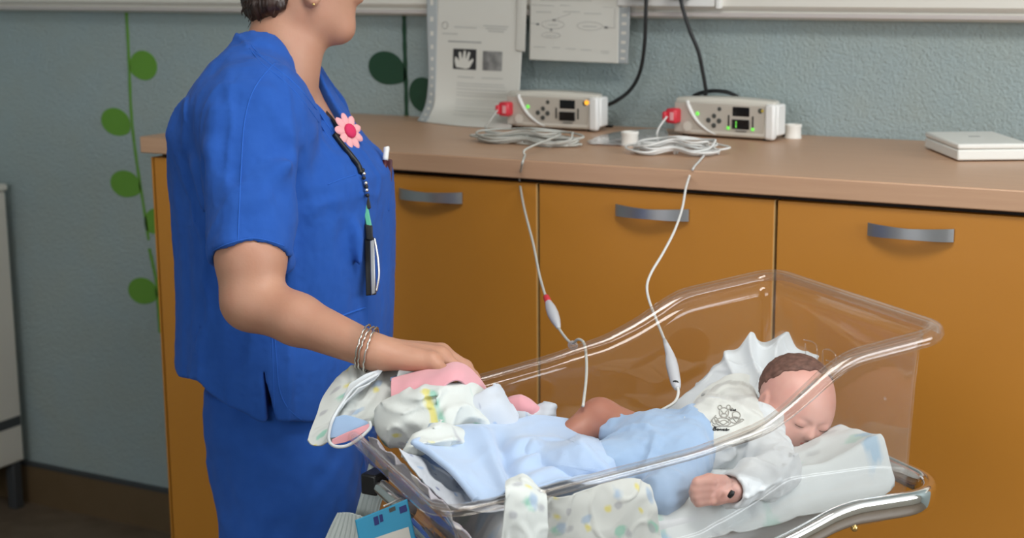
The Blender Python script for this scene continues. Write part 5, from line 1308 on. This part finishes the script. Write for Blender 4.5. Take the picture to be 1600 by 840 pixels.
mn = np.minimum.reduce([ch, hp_, kn2, kn_, ft2, P(1040, 770, 1.87)]) - .06; mx_ = np.maximum.reduce([ch, hp_, kn2, kn_, ft2]) + .065
trou = cloth_sdf('trousers', mn, mx_, .0028, f_trou, M['lblue2'], baby, 2, cl)
small('button', P(1010, 657, 2.0), (.006, .003, .005), M['casing'], trou, sub=2)
tube('wrist_tag', [P(1139, 776, 1.828), P(1143, 771, 1.826), P(1145, 766, 1.826)], [.0026, .0035, .0024], M['black'], baby, 4, 8)

def over(bvs, off):
    def f(G, U, V, N):
        G = G.copy()
        for j in range(G.shape[0]):
            for i in range(G.shape[1]):
                d = G[j, i] - CAM; L_ = np.linalg.norm(d); d = d / L_
                for b_ in bvs:
                    h = b_.ray_cast(Vector(CAM), Vector(d))
                    if h[0] is not None and L_ > h[3] - off: L_ = h[3] - off
                G[j, i] = CAM + d * L_
        return smooth_grid(G, 2)
    return f
SUIT = bvh_of(suit); TROU = bvh_of(trou); BODY = bvh_of(bb_o)
# bib with embroidered bear, draped over chest and far shoulder
bc = [[(1128, 592, .075), (1150, 583, .075), (1172, 588, .08), (1180, 606, .09)],
      [(1098, 612, .085), (1132, 606, .095), (1165, 612, .105), (1184, 632, .115)],
      [(1076, 640, .110), (1120, 636, .125), (1162, 640, .135), (1192, 652, .140)],
      [(1068, 662, .135), (1110, 662, .150), (1158, 662, .160), (1194, 664, .165)],
      [(1090, 690, .155), (1122, 695, .170), (1158, 690, .185), (1190, 678, .185)]]
def G_(c): return [[atw(x, y, w) for x, y, w in r_] for r_ in c]
bib = sheet('bib', G_(bc), M['bib'], None, 90, 90, lambda U, V, a, b, G: .0015 * vnoise(G, 40, 3) + .001 * vnoise(G, 120, 3), .0035, over([SUIT], .004))
tag(bib.o, 'white terry bib with grey bear embroidery on the baby chest', 'bib')
if np.dot(bib.N.mean((0, 1)), CAM - bib.G.mean((0, 1))) < 0: bib.N = -bib.N
BV = bvh_of(bib.o)
def stroke(name, lines, r, m_, par, bv=BV, off=.0022):
    V_, F_ = [], []
    for l in lines:
        pts = catmull(np.array(l, float), 5) if len(l) > 2 else np.array([np.array(l[0]) * (1 - t) + np.array(l[1]) * t for t in np.linspace(0, 1, 5)])
        q_ = [cast(bv, x, y, off) for x, y in pts]; q_ = [v for v in q_ if v is not None]
        if len(q_) > 2: tube_into(V_, F_, np.array(q_), r, 5)
    return mesh(name, V_, F_, m_, par)
def circ(cx, cy, rx, ry, n=12): return [(cx + rx * math.cos(2 * math.pi * k / n), cy + ry * math.sin(2 * math.pi * k / n)) for k in range(n + 1)]
M['thread'] = mat('grey_thread', (0.33, 0.32, 0.29), 0.8); M['thread2'] = mat('cream_thread', (0.60, 0.57, 0.47), 0.8)
stroke('embroidered_bear', [circ(1131, 646, 7, 7.5), circ(1125, 638, 3, 3), circ(1138, 637.5, 3, 3), circ(1131, 650, 4, 3), circ(1130, 660, 11, 6), circ(1117, 658, 4, 5), circ(1150, 649, 6, 5), circ(1148, 657, 8, 5), circ(1143, 641, 3, 2), [(1112, 664), (1120, 667), (1130, 666), (1140, 667), (1152, 662), (1160, 658)], [(1118, 650), (1113, 656), (1110, 662)], [(1138, 652), (1143, 655), (1148, 651)], [(1152, 660), (1158, 655), (1162, 657)], [(1121, 657), (1130, 664), (1139, 657)], [(1122, 661), (1131, 658), (1138, 662)], [(1145, 654), (1150, 660), (1154, 654)], [(1116, 655), (1119, 661)], [(1127, 643), (1131, 648), (1135, 643)]], .0007, M['thread'], bib.o)
stroke('embroidered_bow', [[(1141, 641), (1146, 642.5), (1150, 641)], [(1141, 643), (1146, 642), (1150, 643)]], .0009, M['black'], bib.o)
lt = []   # slanted black lettering under the bear, as far as it can be read
x0, y0 = 1113, 673
def L_(pts): lt.append([(x0 + a, y0 - b) for a, b in pts])
L_([(0, 0), (2, 3.5), (4, 5.5)]); L_([(2, 5), (5, 5.8), (6, 4.6), (3.5, 3), (6, 2.2), (5, .4), (.5, 0)])
L_([(9.5, 2.6), (7.6, 2), (7.8, .4), (9.4, .8), (10, 2.6), (10.2, .6)]); L_([(11.6, 2.6), (11.6, .4)]); L_([(11.6, 1.6), (13, 2.6), (13.8, 1.6), (14, .4)]); L_([(15.5, 2.6), (15.6, .4)]); L_([(19, 2.2), (17.4, 2.2), (17.2, .6), (19, .6)]); L_([(20.5, 1.4), (22.5, 2), (21.6, 3), (20.4, 1.6), (21.4, .4), (26, 1.6)])
stroke('embroidered_letters', lt, .00075, M['black'], bib.o)

# crumpled muslin at the head, against the far wall
mc = [[(1035, 640, .040), (1078, 612, .030), (1118, 575, .026), (1150, 548, .026), (1190, 536, .026), (1238, 543, .030), (1268, 572, .040), (1276, 600, .05)],
      [(1035, 650, .06), (1085, 622, .055), (1125, 590, .050), (1160, 566, .050), (1196, 556, .052), (1236, 562, .056), (1262, 586, .066), (1272, 612, .075)],
      [(1045, 660, .10), (1098, 640, .09), (1140, 612, .085), (1172, 594, .085), (1204, 586, .09), (1238, 590, .10), (1264, 612, .11), (1280, 640, .12)],
      [(1060, 676, .14), (1110, 662, .13), (1150, 640, .125), (1185, 625, .13), (1214, 622, .14), (1246, 630, .15), (1272, 652, .16), (1290, 676, .17)]]
def crump(a1, a2, s1=30, s2=60, seed=1):
    def f(U, V, mu, mv, G):
        w = G + .012 * np.stack([vnoise(G, 22, seed), vnoise(G, 22, seed + 1), vnoise(G, 22, seed + 2)], -1)
        return a1 * (crease(w, s1 * .55, seed + 3, .16) + .4 * ridged(w, s1, seed + 5)) + a2 * crease(w, s2 * .6, seed + 4, .16)
    return f
def headfold(U, V, mu, mv, G): return .017 * (1 - np.abs(np.sin(U * 23 + 1.2 * V + 1.3 * vnoise(G, 12, 9)))) ** 1.3 * smoothstep(.25, .45, U) * (1 - .45 * V) + crump(.006, .003, 24, 50, 7)(U, V, mu, mv, G)
S = sheet('muslin_cloth', G_(mc), M['white'], None, 190, 100, headfold, .0015, lambda G, U, V, N: G + np.array([0, 0, .006]) * ((1 - np.abs(np.sin(U * 23 + 1.2 * V + .6))) * smoothstep(.3, .5, U) * (1 - V) ** 2)[..., None]); tag(S.o, 'crumpled white muslin cloth bunched behind the baby head', 'muslin')

# --- light blue fleece blanket over the legs
bl = [[(648, 688, .235), (690, 672, .185), (740, 668, .160), (800, 660, .140), (850, 652, .125), (900, 660, .125), (938, 688, .150)],
      [(668, 698, .250), (705, 690, .215), (760, 682, .190), (815, 672, .170), (862, 672, .165), (905, 690, .180), (950, 712, .195)],
      [(690, 717, .275), (724, 712, .250), (766, 706, .232), (815, 700, .22), (862, 700, .215), (915, 716, .235), (962, 732, .255)],
      [(714, 744, .300), (746, 738, .285), (775, 736, .280), (820, 730, .275), (866, 726, .270), (920, 736, .290), (965, 744, .31)],
      [(744, 782, .335), (762, 782, .335), (790, 774, .335), (830, 762, .335), (872, 756, .335), (922, 754, .345), (965, 752, .35)]]
def bfold(U, V, mu, mv, G):
    a = .010 * np.exp(-((U - .27 - .10 * V) / .05) ** 2) * smoothstep(0, .3, V) * (1 - .3 * V)
    a -= .010 * np.exp(-((U - .37 - .05 * V) / .045) ** 2) * smoothstep(.1, .5, V)
    a += .006 * np.exp(-((V - .62 + .25 * U) / .08) ** 2) * smoothstep(.3, .5, U)
    a += .003 * np.sin(34 * (V + .5 * U)) * smoothstep(.35, .7, V) * smoothstep(.3, .6, U)
    return a * 1.3 + .0055 * vnoise(G, 15, 8) + .0014 * crease(G * np.array([1, 1, .6]), 13, 88, .16) + .0006 * vnoise(G, 60, 8)
S = sheet('fleece_blanket', G_(bl), M['lblue'], None, 170, 130, bfold, .004, over([TROU], .004)); tag(S.o, 'light blue fleece blanket over the baby legs', 'blanket')
hem = np.concatenate([S.G[:, 0][::-1], S.G[0, :18]]) ; hem = np.array([.5 * hem[i] + .25 * (hem[max(i - 1, 0)] + hem[min(i + 1, len(hem) - 1)]) for i in range(len(hem))])
tube('rolled_hem', hem[::2], .0048, M['lblue'], S.o, raw=True, k=10)

# slate lining seen inside the turned-back corner, and print cloth below it
lcc = G_([[(636, 692, .215), (656, 690, .220), (676, 696, .225), (694, 712, .235)], [(640, 706, .225), (660, 710, .230), (682, 714, .235), (702, 728, .245)], [(652, 722, .240), (672, 726, .243), (692, 734, .25), (712, 746, .26)]])
S = sheet('blanket_lining', lcc, M['slate'], None, 40, 40, crump(.002, .001, 40, 80, 3), .002); tag(S.o, 'slate blue lining under the turned corner of the fleece blanket', 'blanket')
pcc = G_([[(622, 702, .225), (644, 716, .235), (672, 726, .240), (700, 738, .250), (716, 750, .255)], [(640, 728, .245), (662, 740, .255), (688, 750, .265), (712, 760, .275), (734, 774, .28)], [(668, 760, .275), (690, 768, .285), (712, 776, .295), (736, 786, .31), (770, 790, .325)], [(700, 790, .305), (722, 796, .315), (745, 800, .325), (775, 800, .34), (812, 794, .36)]])
S = sheet('bear_print_cloth', pcc, M['print3'], None, 60, 50, crump(.004, .002, 30, 70, 5), .002); tag(S.o, 'grey white cloth with small navy bears below the fleece blanket', 'cloth')
# bunched cloths at the foot of the cot
def lumpy(name, pts, rs, m_, par, label, cat, a1=.006, a2=.003, seed=1, h=.0032, grp=None, squash=1.0):
    pts = [np.asarray(v) for v in pts]; lo = np.minimum.reduce(pts) - max(rs) - .02; hi = np.maximum.reduce(pts) + max(rs) + .02
    Fl = Field(lo, hi, h); q = Fl.p
    D = f_chain(q, pts, rs, .03)
    w = q + .010 * np.stack([vnoise(q, 24, seed), vnoise(q, 24, seed + 1), vnoise(q, 24, seed + 2)], -1).astype(np.float32)
    wa = w * np.array([1.0, .55, 1.3], np.float32); D = D - a1 * 1.9 * crease(wa, 17, seed + 3, .12) - a2 * 1.5 * crease(wa, 36, seed + 4, .13) - .004 * vnoise(w, 24, seed + 7) + .004
    V, Q = surfnet(Fl, D); V, Q = biggest(V, Q); V = relax(V, Q, 2)
    me = bpy.data.meshes.new(name); me.from_pydata(V.tolist(), [], Q.tolist()); me.update()
    uvl = me.uv_layers.new(name='UVMap'); li = np.array([l.vertex_index for l in me.loops]); uv = np.stack([V[li] @ UH, V[li] @ WV + V[li][:, 2]], -1).astype(np.float32); uvl.data.foreach_set('uv', uv.reshape(-1))
    o = link(name, me, m_, par)
    if label: tag(o, label, cat, grp)
    return o
lumpy('printed_cloth', [atw(628, 655, .10), atw(680, 656, .12), atw(736, 645, .105), atw(786, 664, .09)], [.027, .034, .034, .023], M['print'], None, 'bunched pastel printed cloth below the pink band at the foot of the cot', 'cloth', seed=3)
lumpy('printed_cloth', [atw(652, 700, .22), atw(685, 688, .20), atw(730, 690, .19)], [.016, .018, .016], M['print'], None, 'small roll of pastel printed cloth beside the slate blue lining', 'cloth', seed=13, a1=.004)
lumpy('bear_print_cloth', [atw(728, 672, .13), atw(762, 650, .12), atw(790, 668, .13)], [.022, .028, .022], M['print3'], None, 'crumpled cloth with navy bears just above the fleece blanket', 'cloth', seed=23, a1=.005)
lumpy('bear_print_cloth', [atw(812, 652, .085), atw(846, 648, .085)], [.016, .015], M['print3'], None, 'small tuft of cloth with navy bears sticking up behind the blanket', 'cloth', seed=33, a1=.004)
# cloth seen through the clear foot wall
fw = [[(588, 690, .10), (620, 690, .12), (660, 720, .19), (700, 760, .27), (742, 800, .33)], [(612, 720, .10), (640, 730, .14), (676, 756, .21), (712, 792, .28), (750, 825, .34)], [(640, 760, .10), (668, 772, .15), (700, 796, .22), (735, 825, .29), (765, 850, .34)], [(670, 800, .10), (700, 812, .16), (730, 832, .23), (760, 855, .29), (790, 870, .34)]]
def inside(c, push): 
    out = []
    for r_ in c:
        rr = []
        for x, y, w in r_:
            t = toT(atw(x, y, w)); rr.append(T(min(t[0], SL - .075 - .10 * np.clip((.90 - t[2]) / .12, 0, 1)), t[1], max(t[2], .775)))
        out.append(rr)
    return out
fwz = []
for f_ in (.07, .25, .45, .65, .85, .98):
    z_r = float(zrims(SL)); z_ = z_r + (zbot(SL) - z_r) * f_
    fwz.append([T(SL - .0305 * .62 - .009 - .101 * f_ + .0, w, z_) for w in (.050 + .016 * f_ + .03, .12, .19, .26, .33, .375 - .016 * f_ - .02)])
def fwf(U, V, mu, mv, G): return -np.abs(crump(.006, .003, 26, 60, 15)(U, V, mu, mv, G))
S = sheet('mauve_cloth', fwz, M['print4'], None, 90, 60, fwf, .002, flip=1); tag(S.o, 'grey mauve cloth pressed against the clear foot wall of the cot', 'cloth')
# pink band with lining
pk = [[(612, 592, .060), (640, 584, .062), (680, 576, .078), (712, 567, .080), (735, 578, .080), (756, 602, .078), (770, 624, .075)],
      [(612, 606, .075), (642, 598, .085), (682, 590, .105), (712, 580, .105), (734, 592, .100), (752, 614, .095), (764, 634, .09)],
      [(612, 626, .095), (644, 620, .105), (682, 610, .125), (710, 594, .125), (728, 602, .118), (742, 624, .110), (752, 644, .105)]]
S = sheet('pink_blanket', G_(pk), M['pink'], None, 80, 40, lambda U, V, mu, mv, G: .003 * np.sin(V * 3.1) + .0015 * vnoise(G, 50, 3), .0035); tag(S.o, 'pink cotton blanket band folded under the nurse hand', 'blanket', 'pieces of pink blanket')
lumpy('pink_blanket', [atw(800, 634, .07), atw(816, 640, .075), atw(832, 648, .08)], [.012, .013, .010], M['pink'], None, 'small pink fold of blanket peeping out behind the bear print cloth', 'blanket', seed=43, a1=.002, a2=.001)
bn = [[(610, 590, .048), (640, 580, .043), (675, 570, .040), (690, 566, .038)], [(610, 595, .052), (640, 586, .048), (675, 577, .046), (694, 570, .044)]]
S = sheet('blue_edge', G_(bn), M['slate'], S.o, 40, 10, None, .002)
wf = [[(636, 560, .06), (645, 563, .06), (660, 571, .06), (676, 579, .06)], [(622, 582, .055), (640, 578, .058), (658, 578, .06), (676, 580, .06)], [(618, 604, .055), (632, 598, .058), (650, 590, .06), (674, 582, .06)]]
S = sheet('white_corner', G_(wf), M['print'], None, 40, 30, crump(.001, .0006, 40, 80, 31), .002); S.o.name = 'printed_cloth'; tag(S.o, 'small white folded corner of cloth with a mint spot under the nurse hand', 'cloth')

# swaddle hanging over the foot rim: outer print side, turned edge and blue-pink inside
sw = [[(520, 600, -.012), (545, 580, -.004), (575, 571, .004), (605, 569, .010), (636, 572, .018)],
      [(505, 622, .010), (540, 604, .018), (575, 594, .026), (606, 590, .030), (630, 598, .034)],
      [(496, 648, .035), (528, 634, .042), (566, 622, .050), (600, 618, .052), (624, 626, .052)],
      [(486, 672, .055), (510, 668, .060), (545, 652, .066), (585, 644, .068), (614, 652, .066)],
      [(480, 688, .066), (490, 696, .070), (515, 692, .076), (560, 664, .076), (606, 672, .074)]]
def osw(c, base=.0):
    # over the outer side of the foot rim: distance given along the cot instead of across it
    return [[atw(x, y, w) for x, y, w in r_] for r_ in c]
def swf(U, V, mu, mv, G): return .006 * np.exp(-((U - .32 - .15 * V) / .05) ** 2) + .004 * np.exp(-((U - .62) / .04) ** 2) * (1 - V) + crump(.0022, .0012, 26, 60, 41)(U, V, mu, mv, G)
S = sheet('swaddle_blanket', osw(sw), M['print'], None, 120, 100, swf, .0025); tag(S.o, 'pastel printed swaddle hanging over the foot rim beside the nurse', 'swaddle')
swo = S
te = [[(546, 600, .045), (572, 584, .045), (600, 575, .04)], [(532, 634, .055), (555, 612, .055), (585, 594, .05)], [(519, 665, .075), (524, 650, .075), (560, 606, .07)]]
S2 = sheet('turned_edge', G_(te), M['white'], swo.o, 40, 30, crump(.001, .0006, 40, 80, 31), .002)
inn = [[(522, 652, .085), (540, 648, .088), (565, 655, .092), (577, 660, .094)], [(516, 668, .088), (538, 668, .092), (558, 664, .095), (576, 664, .096)], [(515, 684, .090), (530, 682, .094), (555, 676, .097), (575, 668, .098)], [(518, 694, .092), (536, 694, .096), (560, 684, .099), (575, 672, .100)]]
S3 = sheet('blue_lining', G_(inn[:3]), M['lblue2'], swo.o, 40, 24, None, .002)
S4 = sheet('pink_lining', G_([[(519, 686, .0955), (540, 676, .098), (560, 668, .100), (577, 661, .101)], [(518, 694, .096), (540, 690, .099), (560, 680, .102), (577, 668, .103)]]), M['pink'], swo.o, 30, 10, None, .002)
tube('hem', catmull(np.array([atw(x, y, w) for x, y, w in [(577, 658, .100), (578, 668, .103), (562, 684, .104), (542, 696, .102), (524, 697, .099), (514, 688, .095), (515, 670, .092), (521, 652, .088), (536, 628, .07), (556, 604, .06), (590, 584, .05)]]), 6), .0022, M['white'], swo.o, raw=True, k=8)

# near-side printed cloth tucked along the near wall and over the rim
nc = [[(800, 778, .425), (822, 742, .425), (846, 770, .400), (885, 770, .375), (940, 758, .365), (985, 752, .360), (1010, 758, .360)],
      [(796, 800, .432), (820, 782, .432), (850, 788, .41), (888, 786, .380), (940, 780, .372), (990, 776, .372), (1022, 792, .374)],
      [(792, 826, .436), (822, 822, .438), (856, 820, .42), (892, 816, .384), (942, 812, .378), (992, 808, .378), (1028, 826, .378)],
      [(790, 862, .438), (824, 862, .438), (858, 858, .42), (896, 850, .385), (944, 850, .380), (996, 850, .380), (1036, 866, .380)]]
nc = [[(834, 764, .398), (872, 776, .392), (905, 768, .380), (950, 752, .368), (985, 748, .362), (1012, 758, .362)],
      [(834, 788, .392), (872, 790, .388), (908, 786, .380), (952, 776, .374), (990, 776, .372), (1024, 792, .374)],
      [(834, 820, .386), (872, 820, .384), (910, 814, .380), (954, 808, .376), (994, 808, .376), (1030, 826, .376)],
      [(834, 862, .380), (872, 858, .380), (912, 852, .380), (956, 850, .376), (998, 850, .376), (1038, 866, .376)]]
S = sheet('printed_cloth', G_(nc), M['print'], None, 120, 70, crump(.004, .002, 24, 60, 51), .002); tag(S.o, 'pastel printed cloth tucked inside the near wall, yellow and green spots', 'cloth')
oc = [[(792, 752, .402), (800, 747, .40), (818, 744, .398), (830, 757, .398), (842, 768, .400), (850, 774, .40)],
      [(789, 764, .432), (800, 762, .432), (816, 762, .432), (830, 768, .430), (842, 776, .428), (850, 780, .426)],
      [(788, 790, .437), (802, 790, .438), (816, 792, .440), (830, 796, .438), (843, 800, .436), (852, 804, .434)],
      [(782, 850, .437), (800, 852, .440), (816, 854, .442), (832, 858, .440), (846, 862, .438), (854, 866, .436)]]
S = sheet('printed_cloth', G_(oc), M['print'], None, 80, 70, crump(.003, .0015, 30, 70, 61), .002); tag(S.o, 'peaked corner of pastel cloth pulled over the near rim', 'cloth')
